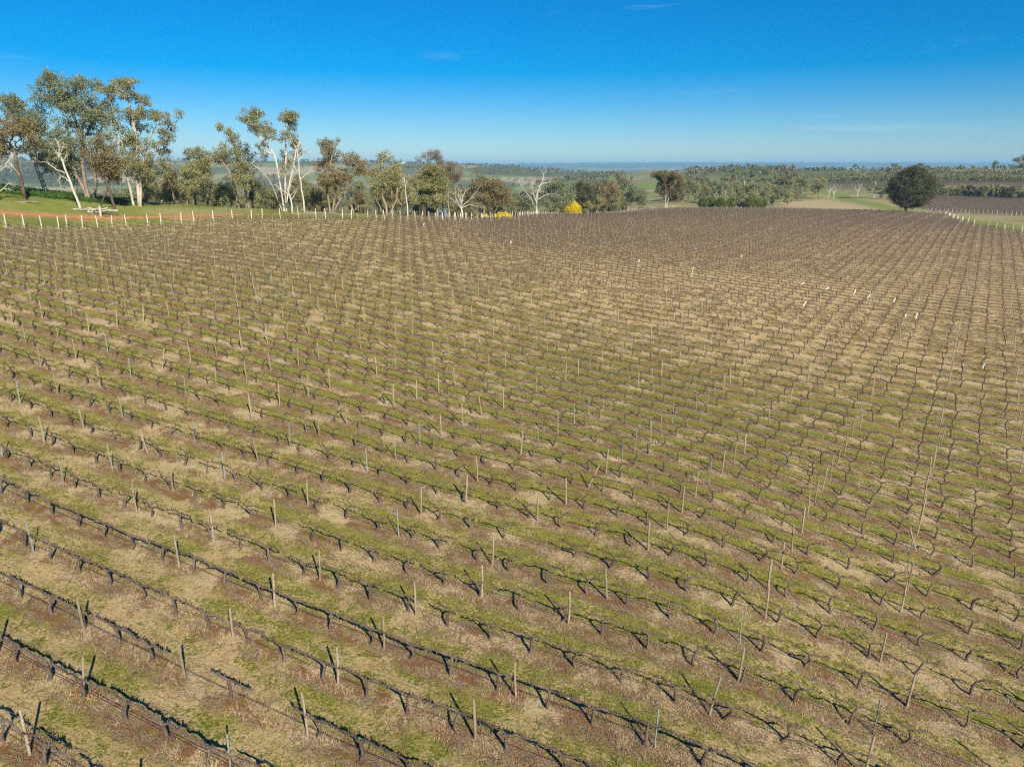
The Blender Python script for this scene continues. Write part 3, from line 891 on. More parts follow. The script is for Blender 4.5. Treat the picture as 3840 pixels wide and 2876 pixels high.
for e in EP:
    z = gz(*e)
    if not seen(np.array([[e[0], e[1], z]]), 60)[0]:
        continue
    o = obj("end_post", (END2 if e[0] > 100 else ENDM)[rg.integers(len(ENDM))], None, (e[0], e[1], z))
    o.rotation_euler = (rg.normal(0, .03), rg.normal(0, .03), rg.uniform(0, 6))
    if e[0] > 100:
        tag(o, "pale thick end post of a vine row beside the green lane", "post", "end posts along the green lane")
    elif e[0] < -52:
        tag(o, "pale thick end post of a vine row in front of the red dirt track", "post", "end posts along the red track")
    else:
        tag(o, "pale thick end post of a vine row in front of the gum tree belt", "post", "end posts along the tree belt")

# ---- wires and drip pipes, one per row, for the rows whose lines show
for k in range(-7, 46):
    n = N0 + ROW * k
    tt = np.arange(-230, 215) * VINE * .5
    P = NV[None] * n + DV[None] * tt[:, None]
    L = lift(P)
    ok = inside(P, BLOCK) & seen(L, 200)
    if ok.sum() < 6:
        continue
    i = np.where(ok)[0]
    L = L[i.min():i.max() + 1]
    sag = .02 * np.sin(np.arange(len(L)) * 1.1 + k)
    m = MB()
    m.tube(L + np.c_[0 * sag, 0 * sag, .43 + sag + rg.normal(0, .01, len(L))], .013, 4, False)
    tag(obj("drip_pipe", m.mesh("drip_pipe", m_pipe)), "thin black drip pipe strung low along a vine row", "irrigation pipe", "drip pipes of the vine rows")
    if k > 24:
        continue
    root = empty("trellis_wires", tuple(L[0]))
    tag(root, "fine galvanised trellis wires strung along a vine row", "wire", "trellis wires of the vine rows")
    for hh, yy in ((.87, 0), (1.3, .05), (1.62, -.05)):
        m = MB()
        m.tube(L - L[0] + np.c_[NV[0] * yy + 0 * sag, NV[1] * yy + 0 * sag, hh + sag * .4], .0042, 3, False)
        obj("wire", m.mesh("wire", m_wire), root)

# ------------------------------------------------------------------ ground cover near the viewpoint
m_straw = simple_mat("dry_grass_straw", (.50, .385, .235), (.40, .295, .175), 1.3, bump=0, per_obj=0)
m_blade = simple_mat("green_grass_blades", (.13, .165, .025), (.24, .225, .06), .8, bump=0, per_obj=0)
m_cane = simple_mat("pruned_cane", (.30, .19, .12), (.16, .11, .085), 2.5, bump=0, per_obj=0)
def sample_rows(count, tmin, tmax, rmax, power=1.0):
    """points in view scattered at a distance tmin..tmax from a row line"""
    out = []
    tot = 0
    while tot < count:
        m = 60000
        th = rg.uniform(-.72, .72, m)
        r = 18 * (rmax / 18) ** rg.random(m) ** power
        X, Y = r * np.sin(th), r * np.cos(th)
        nn = X * NV[0] + Y * NV[1]
        ph_ = (nn - N0) / ROW
        t_ = abs(ph_ - np.round(ph_)) * ROW
        k = (t_ >= tmin) & (t_ <= tmax) & inside(np.c_[X, Y], BLOCK)
        P = np.c_[X, Y][k]
        out.append(P)
        tot += len(P)
    P = np.concatenate(out)[:count]
    return lift(P)
def blades(name, C, per, spread_, hgt, wid, mat, lean=.5):
    n = len(C) * per
    B = np.repeat(C, per, 0) + np.c_[rg.normal(0, spread_, (n, 2)), np.full(n, -.01)]
    a = rg.uniform(0, 6.283, n)
    H = np.repeat(hgt * rg.uniform(.5, 1.3, len(C)), per) * rg.uniform(.5, 1.2, n)
    w = wid * rg.uniform(.6, 1.4, n)
    d = np.c_[np.cos(a), np.sin(a), 0 * a]
    ln = rg.normal(0, lean, (n, 2)) * H[:, None]
    tip = B + np.c_[ln, H]
    v = np.stack([B - d * w[:, None], B + d * w[:, None], tip], 1).reshape(-1, 3)
    return obj(name, mesh_np(name, v, np.arange(3 * n).reshape(n, 3), None, mat, False))
C = sample_rows(8000, 0, .55, 85)
keep = lattice(C[:, 0], C[:, 1], 2.4, 21) * .6 + lattice(C[:, 0], C[:, 1], .8, 22) * .4 > .52
tag(blades("dry_grass", C[keep], 30, .14, .15, .007, m_straw, .8), "pale dry grass tufts under the vines", "dry grass", kind="stuff")
C = sample_rows(20000, .45, 1.3, 70)
keep = lattice(C[:, 0], C[:, 1], 3.1, 31) > .38
tag(blades("green_grass", C[keep], 9, .12, .08, .010, m_blade, .8), "short green grass between the vine rows", "grass", kind="stuff")
C = sample_rows(34000, 0, 1.0, 75)
keep = lattice(C[:, 0], C[:, 1], 3.3, 41) * .7 + lattice(C[:, 0], C[:, 1], 1.1, 42) * .3 > .45
C = C[keep]
n = len(C)
a = rg.uniform(0, 6.283, n)
a = np.where(rg.random(n) < .5, ROTZ + rg.normal(0, .5, n), a)
L_ = rg.uniform(.25, .9, n)
d = np.c_[np.cos(a), np.sin(a), 0 * a]
e = np.c_[-d[:, 1], d[:, 0], 0 * a]
w = rg.uniform(.004, .010, n)[:, None]
A_ = C - d * L_[:, None] / 2 + (0, 0, .02)
M_ = C + e * rg.normal(0, .1, n)[:, None] + np.c_[0 * a, 0 * a, rg.uniform(.02, .12, n)]
B_ = C + d * L_[:, None] / 2 + np.c_[0 * a, 0 * a, rg.uniform(.0, .10, n)]
v = np.stack([A_ - e * w, A_ + e * w, M_ - e * w, M_ + e * w, B_ - e * w * .6, B_ + e * w * .6], 1).reshape(-1, 3)
b = np.arange(n)[:, None] * 6
q = np.concatenate([b + [0, 1, 3, 2], b + [2, 3, 5, 4]])
tag(obj("cane_prunings", mesh_np("cane_prunings", v, None, q, m_cane, False)), "cut vine canes lying scattered along the rows", "prunings", kind="stuff")
# ------------------------------------------------------------------ trees
L_OLIVE = leaf_mat("gum_leaves_olive", (0.213, 0.232, 0.091), (0.313, 0.283, 0.121), (0.424, 0.333, 0.172))
L_BLUE = leaf_mat("gum_leaves_grey_green", (0.161, 0.199, 0.105), (0.246, 0.265, 0.132), (0.321, 0.302, 0.170))
L_BROWN = leaf_mat("gum_leaves_bronze", (.195, .165, .07), (.245, .19, .085), (.28, .19, .10))
L_DARK = leaf_mat("dark_evergreen_leaves", (.085, .10, .036), (.12, .12, .045), (.20, .15, .065))
L_SHRUB = leaf_mat("glossy_green_shrub_leaves", (0.091, 0.124, 0.019), (0.156, 0.182, 0.029), (0.221, 0.221, 0.039))
L_GOLD = leaf_mat("golden_wattle_flowers", (.90, .64, .015), (.95, .74, .03), (.42, .36, .04), alt=.45, scale=1.2)
L_TWIG = leaf_mat("sparse_brown_leaves", (0.165, 0.132, 0.094), (0.209, 0.165, 0.121), (0.253, 0.198, 0.143))
L_FAR = leaf_mat("far_woodland_leaves", (.11, .125, .065), (.165, .16, .085), (.20, .175, .10), scale=.02)
B_PALE = simple_mat("pale_gum_bark", (.52, .46, .385), (.34, .285, .23), 1.6, bump=.01, stretch=(1, 1, .3), per_obj=.1)
B_GREY = simple_mat("grey_brown_bark", (.30, .24, .185), (.19, .145, .105), 2.2, bump=.02, stretch=(1, 1, .3), per_obj=.15)
B_DARK = simple_mat("dark_rough_bark", (.13, .085, .055), (.08, .055, .04), 2.2, bump=.02, stretch=(1, 1, .3), per_obj=.15)
B_DEAD = simple_mat("bleached_dead_wood", (.55, .505, .44), (.37, .33, .28), 1.8, bump=.01, stretch=(1, 1, .3), per_obj=.1)

def limb(rg, a, b, bend=.18, k=5):
    a, b = np.asarray(a, float), np.asarray(b, float)
    L = np.linalg.norm(b - a)
    u = np.linspace(0, 1, k)[:, None]
    mid = (a + b) / 2 + rg.normal(0, bend * L * .5, 3) + np.array([0, 0, bend * L * .25])
    p = (1 - u) ** 2 * a + 2 * u * (1 - u) * mid + u ** 2 * b
    p[1:-1] += rg.normal(0, .02 * L, (k - 2, 3))
    return p

def grow(rg, stems, tips, tip_r=.045, expo=2.25, sides=6, max_r=None):
    """skeleton that joins every leaf clump back to the stems; girth from what each limb carries"""
    nodes, par, load, chains = [], [], [], []
    for st in stems:
        st = np.asarray(st, float)
        ch = []
        for i, p in enumerate(st):
            nodes.append(p)
            par.append(len(nodes) - 2 if i else -1)
            load.append(0.)
            ch.append(len(nodes) - 1)
        chains.append(ch)
    order = np.argsort([np.min(np.linalg.norm(np.array(nodes) - t, axis=1)) for t in tips]) if len(tips) else []
    for k in order:
        t = np.asarray(tips[k], float)
        A = np.array(nodes)
        d = np.linalg.norm(A - t, axis=1)
        cost = d + 1.6 * np.maximum(0, A[:, 2] - t[2] + .25 * d) + .5 * (A[:, 2] < .12 * t[2]) * d
        j = int(cost.argmin())
        p = limb(rg, A[j], t, .22, 5)
        ch, prev = [j], j
        for q in p[1:]:
            nodes.append(q)
            par.append(prev)
            load.append(0.)
            prev = len(nodes) - 1
            ch.append(prev)
        chains.append(ch)
        i = prev
        while i >= 0:
            load[i] += 1
            i = par[i]
    A = np.array(nodes)
    rad = tip_r * np.maximum(np.array(load), .6) ** (1 / expo)
    m = MB()
    for ci, ch in enumerate(chains):
        r = rad[ch].copy()
        if ci >= len(stems):
            r[0] = r[1] * 1.05
        else:
            r = np.maximum.accumulate(r[::-1])[::-1]
            r[0] *= 1.35
        if max_r:
            r = np.minimum(r, max_r)
        m.tube(A[ch], r, sides if ci < len(stems) else max(4, sides - 2))
    return m

def clumps(rg, blobs, size):
    """split crown masses into leaf clumps; blobs: (x, y, z, rx, rz)"""
    out = []
    for x, y, z, rx, rz in blobs:
        rx, rz = rx * 1.08, rz * 1.12
        k = max(3, int(3.4 * rx * rz / size ** 2 + 1.5))
        for _ in range(k):
            d = rg.normal(size=3)
            d /= np.linalg.norm(d)
            f = rg.uniform(.05, .95) ** .5
            out.append((x + d[0] * rx * f, y + d[1] * (rx + rz) * .5 * f, z + d[2] * rz * f, size * rg.uniform(.55, 1.25)))
    return np.array(out)

def crown(rg, C, leaf, dens, flat=.8):
    m = MB()
    for x, y, z, s in C:
        k = int(dens * s * s * 13 / (leaf * leaf))
        k = max(14, min(k, 260))
        d = rg.normal(size=(k, 3))
        d /= np.linalg.norm(d, axis=1)[:, None]
        f = rg.random(k)[:, None] ** .45
        p = d * f * s * np.array([1, 1, flat])
        p[:, 2] += .08 * s - .12 * (p[:, 0] ** 2 + p[:, 1] ** 2) / s
        p += rg.normal(0, .12 * s, (k, 3))
        m.leaves(p + (x, y, z), leaf, leaf * .5, rg, .6)
    return m

seed_no = [100]
def px_scale(px, r):
    x, y, z = place(px, r)
    Z = y * CP - (z - 20) * SP
    return Z / 2662
def hero(name, label, cat, px, py, r, blobs, leaves, bark, stems=None, size=.82, leaf=.38, dens=.40, tip_r=.034, depth=.9, group=None, max_r=.36, keep_limbs=.45, fill=1.05):
    """a tree drawn from measured crown masses: blobs (px, py, rx, ry) in picture units turned to metres"""
    seed_no[0] += 1
    rg = np.random.default_rng(seed_no[0])
    x0, y0, z0 = place(px, r)
    k = px_scale(px, r)
    kz = k / 1.03
    def loc(p):
        return ((p[0] - px) * k, (py - p[1]) * kz)
    B = []
    xs = [abs((b[0] - px) * k) for b in blobs]
    dep = (np.mean(xs) + 1.0) * depth if blobs else 1.0
    for b in blobs:
        lx, lz = loc(b)
        B.append((lx, rg.uniform(-1, 1) * dep, lz, b[2] * k, b[3] * kz))
    if fill and len(B) > 2:
        A = np.array(B)
        for i in range(len(A)):
            d = np.linalg.norm((A[:, [0, 2]] - A[i, [0, 2]]), axis=1)
            for j in np.argsort(d)[1:3]:
                if d[j] < 1.7 * (A[i, 3] + A[j, 3]):
                    f = rg.uniform(.35, .65)
                    q = A[i] * (1 - f) + A[j] * f
                    q[1] = rg.uniform(-1, 1) * dep
                    q[3:] *= .72 * fill
                    B.append(tuple(q))
    C = clumps(rg, B, size)
    if stems is None:
        top = np.median(C[:, 2])
        low = C[:, 2].min()
        hx = np.average(C[:, 0]) * .6
        h1 = max(low * .75, top * .35)
        stems = [[(0, 0, -.5), (hx * .12, 0, h1 * .35), (hx * .3, 0, h1 * .7), (hx * .55, 0, h1), (hx * .9, 0, (h1 + top) / 2)]]
    else:
        S = []
        for st in stems:
            q = []
            dy = rg.uniform(-.25, .25)
            for i, p in enumerate(st):
                lx, lz = loc(p)
                q.append((lx, dy * lz * .3, lz if i else min(lz, 0) - .5))
            q = np.array(q)
            u = np.linspace(0, len(q) - 1, len(q) * 2)
            S.append(np.c_[[np.interp(u, range(len(q)), q[:, c]) for c in range(3)]].T + rg.normal(0, .06, (len(u), 3)))
        stems = S
    root = empty(name, (x0, y0, z0))
    tag(root, label, cat, group)
    tips = C[:, :3] if keep_limbs >= 1 else C[rg.random(len(C)) < keep_limbs, :3]
    obj("trunk", grow(rg, stems, tips, tip_r, max_r=max_r).mesh("trunk", bark), root)
    if leaves is not None:
        obj("crown", crown(rg, C, leaf, dens).mesh("crown", leaves, False), root)
    return root

def twigs(rg, m, a, d, L, r, lev):
    """bare forking branch"""
    k = 5
    p = [np.asarray(a, float)]
    dd = np.asarray(d, float)
    for i in range(k - 1):
        dd = dd + rg.normal(0, .22, 3) + np.array([0, 0, .05])
        dd /= np.linalg.norm(dd)
        p.append(p[-1] + dd * L / (k - 1))
    p = np.array(p)
    m.tube(p, np.linspace(r, r * .45, k), 5 if lev > 1 else 4)
    if lev <= 0:
        return
    for f in rg.uniform(.35, 1.0, 4 if lev > 1 else 3):
        i = min(int(f * (k - 1)), k - 2)
        q = p[i] + (p[i + 1] - p[i]) * (f * (k - 1) - i)
        t_ = p[i + 1] - p[i]
        t_ = t_ / np.linalg.norm(t_) + rg.normal(0, .65, 3)
        t_ /= np.linalg.norm(t_)
        twigs(rg, m, q, t_, L * rg.uniform(.45, .7), r * (1 - .5 * f) * .6, lev - 1)
def dead(name, label, px, py, r, lines, bark=None, girth=.3, lev=2, group=None):
    """leafless tree: measured main limbs in picture units, forked out with twigs"""
    seed_no[0] += 1
    rg = np.random.default_rng(seed_no[0])
    x0, y0, z0 = place(px, r)
    k = px_scale(px, r)
    root = empty(name, (x0, y0, z0))
    tag(root, label, "dead tree", group)
    tr, lm = MB(), MB()
    for li, ln in enumerate(lines):
        q = np.array([((p[0] - px) * k, 0, (py - p[1]) * k / 1.03) for p in ln], float)
        ydir = rg.uniform(-.5, .5)
        q[:, 1] = ydir * np.linspace(0, 1, len(q)) * np.linalg.norm(q[-1] - q[0]) * (1 if li else .15)
        u = np.linspace(0, len(q) - 1, len(q) * 3)
        q = np.c_[[np.interp(u, range(len(q)), q[:, c]) for c in range(3)]].T
        q[1:] += rg.normal(0, .05, (len(q) - 1, 3))
        g = girth * (.8 if li == 0 else .38)
        if li == 0:
            q[0, 2] -= .4
        rr = np.linspace(g, g * (.55 if li == 0 else .25), len(q))
        (tr if li == 0 else lm).tube(q, rr, 7)
        for f in rg.uniform(.45 if li else .7, 1, 5):
            i = min(int(f * (len(q) - 1)), len(q) - 2)
            t_ = q[i + 1] - q[i]
            t_ = t_ / np.linalg.norm(t_) + rg.normal(0, .6, 3)
            t_ /= np.linalg.norm(t_)
            twigs(rg, lm, q[i], t_, rg.uniform(1.2, 2.8) * (k * 2662 / 180) ** .5, rr[i] * .5, lev - 1)
    obj("trunk", tr.mesh("trunk", bark or B_DEAD), root)
    obj("limbs", lm.mesh("limbs", bark or B_DEAD), root)
    return root

# --- the tall gum clump behind the red track
hero("gum_tree", "bronze-tinged gum tree with dark trunk beside the bleached dead limbs", "tree", 116, 728, 172,
     [(110, 470, 55, 38), (62, 515, 45, 34), (155, 500, 42, 32), (60, 440, 32, 22), (30, 495, 36, 26), (150, 450, 30, 22), (20, 540, 30, 24), (70, 425, 14, 9), (105, 540, 40, 24), (60, 570, 30, 18)], L_BROWN, B_DARK,
     stems=[[(116, 728), (117, 660), (112, 610), (118, 560), (105, 520)]])
hero("gum_tree", "grey-green gum tree with pale leaning trunks at the shady back of the tall clump", "tree", 203, 705, 186,
     [(150, 380, 45, 28), (130, 360, 28, 15), (195, 395, 50, 33), (225, 450, 55, 40), (265, 520, 50, 45), (235, 590, 40, 42), (180, 460, 45, 30), (175, 540, 30, 22), (120, 400, 25, 16), (215, 520, 36, 28), (250, 600, 34, 30), (150, 430, 36, 26)], L_BLUE, B_PALE,
     stems=[[(203, 705), (190, 655), (175, 610), (160, 560), (155, 480)], [(200, 705), (172, 600), (180, 540), (215, 480)]])
hero("gum_tree", "tallest grey-green gum tree with several dark stems in the middle of the clump", "tree", 355, 745, 182,
     [(285, 320, 40, 26), (310, 308, 34, 17), (350, 345, 40, 30), (395, 325, 42, 28), (425, 330, 30, 20), (262, 365, 34, 24), (300, 390, 50, 36), (365, 410, 50, 36), (420, 405, 44, 32), (335, 470, 55, 38), (290, 530, 45, 42), (410, 470, 48, 36), (300, 610, 52, 48), (275, 660, 40, 34), (330, 560, 44, 34), (255, 580, 34, 36), (380, 530, 44, 34), (440, 445, 34, 30), (330, 380, 40, 30)], L_BLUE, B_GREY,
     stems=[[(355, 745), (345, 680), (350, 600), (365, 500), (400, 400)], [(370, 745), (392, 670), (375, 560), (345, 440)], [(350, 745), (330, 690), (300, 600), (310, 480)]], tip_r=.036)
hero("gum_tree", "white-trunked gum tree with a long limb reaching out over open sky", "tree", 530, 762, 176,
     [(500, 318, 34, 16), (545, 312, 40, 17), (575, 335, 26, 24), (480, 352, 22, 18), (520, 360, 34, 24), (565, 375, 30, 18), (470, 400, 25, 22), (625, 372, 16, 14), (585, 420, 34, 26), (625, 440, 34, 22), (680, 438, 32, 14), (722, 426, 16, 9), (668, 480, 28, 20), (672, 515, 22, 14), (625, 535, 40, 22), (550, 535, 44, 30), (520, 580, 40, 30), (585, 590, 34, 26), (622, 632, 38, 34), (590, 668, 44, 18), (530, 640, 34, 28), (500, 450, 34, 30), (545, 430, 30, 26), (505, 510, 40, 32), (560, 480, 30, 24), (575, 630, 34, 28), (640, 580, 26, 20)], L_OLIVE, B_PALE,
     stems=[[(536, 762), (540, 690), (545, 610), (560, 530), (556, 420), (545, 350)], [(536, 755), (560, 640), (590, 560), (640, 470), (690, 440)], [(516, 762), (512, 700), (500, 600), (505, 490), (480, 420)]], size=.82)
hero("gum_tree", "bushy bronze-leaved gum tree with thick red-brown trunk in front of the tall clump", "tree", 442, 756, 168,
     [(416, 530, 52, 30), (380, 575, 38, 30), (455, 565, 46, 34), (430, 610, 48, 26), (435, 495, 30, 18), (480, 600, 30, 22), (440, 640, 34, 18)], L_BROWN, B_DARK,
     stems=[[(442, 756), (440, 705), (435, 670), (432, 630)], [(380, 752), (402, 712), (425, 690), (430, 640)]], size=.85, dens=.5)
dead("dead_tree", "leaning bleached trunk with bare side limbs at the front of the tall clump", 315, 760, 168,
     [[(315, 760), (300, 700), (280, 620), (268, 570), (265, 545)], [(280, 630), (250, 615), (225, 590), (205, 590)], [(268, 575), (285, 540), (280, 500)], [(290, 660), (262, 640), (245, 655), (248, 700)]], girth=.33)
dead("dead_tree", "low sprawling dead tree with bleached forked limbs and no leaves beside the bronze gum", 4, 735, 166,
     [[(4, 735), (8, 690), (15, 640), (30, 615)], [(15, 650), (45, 610), (72, 560)], [(20, 630), (70, 600), (100, 590), (140, 640)], [(6, 712), (30, 690), (58, 665)], [(10, 650), (-20, 600), (-10, 560)]], girth=.3, lev=3)
hero("gum_tree", "gum tree whose crown edge hangs over the far end of the red track", "tree", -75, 725, 172,
     [(-30, 335, 36, 22), (-70, 330, 40, 30), (-110, 380, 45, 34), (-60, 420, 45, 34), (-100, 460, 40, 40), (-40, 500, 30, 25)], L_BLUE, B_PALE)
# --- thicket and gums behind the headland
hero("gum_tree", "low spreading olive thicket tree in the hollow beside the tall clump", "tree", 668, 775, 205,
     [(610, 715, 42, 24), (660, 695, 50, 28), (700, 725, 46, 26), (640, 745, 45, 16)], L_OLIVE, B_GREY, size=1.05, leaf=.36)
hero("gum_tree", "broad olive thicket tree with tangled grey limbs left of the twin-stemmed gum", "tree", 790, 772, 202,
     [(730, 690, 44, 32), (790, 680, 50, 34), (850, 692, 46, 34), (765, 725, 50, 30), (870, 735, 36, 24), (820, 735, 44, 24)], L_OLIVE, B_GREY, size=1.05, leaf=.36)
hero("gum_tree", "twin-stemmed olive gum tree with one leafy shoot rising above its crown", "tree", 915, 776, 184,
     [(785, 567, 36, 20), (765, 588, 30, 16), (870, 562, 42, 25), (932, 560, 38, 26), (952, 590, 32, 26), (809, 611, 34, 24), (856, 595, 40, 26), (897, 512, 20, 13), (881, 488, 12, 12), (918, 498, 12, 8), (873, 478, 10, 7), (925, 632, 42, 34), (950, 680, 34, 34), (800, 640, 25, 18)], L_OLIVE, B_GREY,
     stems=[[(903, 776), (896, 690), (885, 640), (860, 600)], [(943, 776), (930, 690), (920, 620), (905, 540), (893, 500)], [(930, 776), (950, 700), (945, 620)]])
hero("gum_tree", "slender white gum tree with many bare white stems and a high open crown", "tree", 1075, 793, 176,
     [(1008, 432, 38, 13), (973, 448, 18, 14), (966, 482, 16, 14), (1005, 468, 32, 20), (1035, 505, 24, 24), (1020, 490, 20, 16), (1108, 436, 30, 14), (1138, 455, 22, 11), (1150, 445, 12, 7), (1109, 468, 26, 20), (1128, 505, 24, 20), (1117, 538, 20, 18), (1128, 575, 18, 20), (1084, 585, 10, 12), (1003, 546, 14, 10), (1012, 566, 16, 9), (1098, 630, 20, 20), (1004, 598, 12, 10), (1060, 530, 10, 8), (985, 500, 12, 9)], L_OLIVE, B_PALE,
     stems=[[(1072, 793), (1066, 700), (1060, 625), (1048, 575), (1002, 525), (975, 500)], [(1080, 793), (1086, 690), (1098, 600), (1103, 540), (1105, 470)], [(1066, 793), (1038, 700), (1008, 648), (968, 616)], [(1076, 793), (1095, 700), (1115, 640), (1135, 560)]], size=.66, leaf=.3, dens=.34, fill=1.3, keep_limbs=.6, tip_r=.03, max_r=.2)
dead("dead_tree", "tall thin bleached dead trunk with a single bent side limb beside the slender white gum", 1147, 792, 174,
     [[(1147, 792), (1146, 720), (1142, 640), (1142, 575), (1148, 545)], [(1144, 600), (1165, 578), (1190, 572)], [(1145, 670), (1125, 625), (1118, 610)], [(1146, 665), (1165, 650), (1180, 648)]], girth=.27)
dead("dead_tree", "short forked dead stump tree at the foot of the slender white gum", 1101, 796, 171,
     [[(1101, 796), (1102, 760), (1098, 735), (1092, 712)], [(1100, 750), (1118, 725), (1128, 705)], [(1094, 722), (1110, 680), (1122, 655)], [(1096, 730), (1060, 702), (1046, 690)]], girth=.3)
hero("gum_tree", "dense dark olive tree filling the gap behind the slender white gum", "tree", 1165, 785, 196,
     [(1130, 735, 34, 26), (1170, 712, 40, 28), (1212, 728, 34, 28), (1060, 745, 34, 24), (1185, 752, 40, 22), (1020, 755, 24, 18)], L_OLIVE, B_DARK, size=1.05, leaf=.36)
hero("gum_tree", "spreading bronze gum tree with two diverging trunks beside the bare dead stem", "tree", 1247, 795, 176,
     [(1272, 535, 30, 17), (1214, 536, 11, 8), (1243, 556, 24, 16), (1258, 582, 36, 22), (1243, 611, 32, 20), (1194, 614, 18, 13), (1337, 585, 32, 15), (1345, 618, 38, 22), (1280, 648, 55, 20), (1232, 658, 30, 16), (1265, 683, 46, 20), (1316, 676, 42, 20), (1366, 650, 32, 20), (1216, 688, 16, 11), (1380, 610, 14, 9)], L_BROWN, B_GREY,
     stems=[[(1243, 795), (1240, 740), (1236, 700), (1245, 640), (1265, 580)], [(1250, 795), (1275, 755), (1300, 725), (1325, 680), (1340, 620)], [(1248, 795), (1262, 740), (1275, 690)]], size=.8)
dead("dead_tree", "grey dead tree with drooping bare limbs to the right of the two-trunked bronze gum", 1330, 802, 182,
     [[(1330, 802), (1322, 770), (1310, 735), (1308, 710)], [(1322, 770), (1345, 735), (1372, 725)], [(1335, 790), (1355, 772), (1385, 775)], [(1318, 800), (1295, 775), (1280, 760)]], bark=B_GREY, girth=.28)
hero("gum_tree", "olive gum tree with grey forked trunk and a rounded tuft above the crown", "tree", 1452, 808, 184,
     [(1436, 597, 28, 16), (1455, 578, 17, 9), (1490, 631, 33, 20), (1472, 665, 46, 24), (1429, 653, 28, 20), (1509, 658, 32, 20), (1432, 703, 33, 20), (1410, 725, 24, 16), (1400, 660, 24, 18), (1480, 700, 30, 20)], L_OLIVE, B_GREY,
     stems=[[(1452, 808), (1452, 770), (1440, 740), (1445, 680), (1448, 610)], [(1455, 785), (1490, 760), (1500, 700)], [(1450, 780), (1420, 762), (1410, 730)]], size=.8)
hero("gum_tree", "leaning gum tree with dark crooked trunk between two bushy olive gums", "tree", 1527, 802, 192,
     [(1545, 711, 30, 24), (1563, 667, 30, 20), (1552, 755, 26, 16), (1530, 690, 22, 16)], L_OLIVE, B_DARK,
     stems=[[(1527, 802), (1512, 765), (1500, 735), (1515, 690), (1540, 650)]])
dead("dead_tree", "two bare grey limbs standing up through the olive gum crowns", 1532, 802, 187,
     [[(1532, 802), (1528, 740), (1526, 690), (1520, 655)], [(1526, 695), (1540, 665), (1547, 655)], [(1510, 760), (1490, 725), (1453, 726)]], girth=.2)
hero("gum_tree", "large bushy olive gum tree with dark double trunk near the blue water tank", "tree", 1590, 806, 200,
     [(1612, 632, 42, 18), (1648, 638, 38, 20), (1600, 655, 44, 24), (1640, 668, 46, 26), (1581, 685, 34, 24), (1617, 711, 44, 24), (1662, 690, 34, 24), (1575, 735, 34, 22), (1620, 745, 40, 18)], L_OLIVE, B_DARK,
     stems=[[(1575, 806), (1576, 760), (1590, 710), (1610, 650)], [(1596, 806), (1596, 760), (1620, 700), (1640, 650)]], size=.9, dens=.5)
hero("gum_tree", "half-bare reddish tree with thin twiggy top rising over the bushy olive gum", "tree", 1690, 812, 206,
     [(1620, 582, 26, 14), (1645, 575, 16, 12), (1580, 602, 18, 10), (1700, 612, 18, 10), (1672, 640, 38, 22), (1708, 668, 40, 28), (1655, 605, 26, 14), (1725, 640, 18, 14)], L_TWIG, B_GREY, size=1.0, leaf=.26, dens=.32,
     stems=[[(1640, 812), (1640, 740), (1650, 680), (1640, 600)], [(1690, 812), (1680, 740), (1695, 670), (1700, 620)]])
dead("dead_tree", "pale-trunked bare tree with a fan of fine twigs behind the end posts", 1735, 815, 206,
     [[(1735, 815), (1733, 785), (1728, 765)], [(1730, 775), (1700, 745), (1680, 725), (1662, 705)], [(1730, 765), (1735, 735), (1750, 705)], [(1732, 770), (1770, 740), (1808, 690)], [(1730, 772), (1712, 740), (1715, 700)], [(1733, 776), (1760, 762), (1790, 770)]], girth=.4, lev=3)
hero("gum_tree", "rounded bronze-olive tree with dark forked trunk above the low golden wattle", "tree", 1840, 812, 226,
     [(1827, 680, 46, 24), (1856, 684, 33, 20), (1784, 700, 28, 24), (1798, 732, 38, 24), (1835, 732, 44, 24), (1882, 735, 38, 24), (1902, 750, 26, 17), (1903, 703, 19, 11), (1864, 703, 38, 22), (1845, 765, 28, 14), (1791, 648, 11, 10)], L_BROWN, B_DARK, size=1.0, leaf=.42, dens=.55,
     stems=[[(1834, 812), (1833, 785), (1820, 755), (1815, 715)], [(1846, 812), (1850, 785), (1870, 750), (1875, 715)]])
dead("dead_tree", "big bleached dead tree with wide bare limbs between the two golden wattles", 2012, 818, 268,
     [[(2012, 818), (2012, 780), (2011, 760), (2014, 725), (2020, 700)], [(2006, 785), (1990, 750), (1960, 710), (1943, 680)], [(2014, 725), (2030, 690), (2038, 665), (2032, 650)], [(2013, 755), (2040, 738), (2072, 730)], [(2018, 705), (2040, 692), (2060, 688)], [(1985, 750), (1950, 765), (1928, 752)], [(2012, 770), (2000, 735), (1990, 700)]], girth=.5, lev=3)
hero("gum_tree", "grey-green tree with a rusty crown top standing behind the big bleached dead tree", "tree", 2075, 815, 300,
     [(2083, 678, 28, 14), (2060, 700, 32, 24), (2092, 705, 34, 28), (2122, 722, 32, 28), (2108, 752, 34, 28), (2062, 765, 36, 22), (2035, 740, 30, 22), (2140, 745, 22, 18)], L_BLUE, B_GREY, size=1.6, leaf=.55)
hero("gum_tree", "small dull olive tree in the hollow behind the big bleached dead tree", "tree", 1962, 812, 270,
     [(1950, 745, 30, 22), (1985, 755, 30, 22), (1960, 780, 34, 18), (1930, 775, 24, 16)], L_BLUE, B_GREY, size=1.5, leaf=.5)
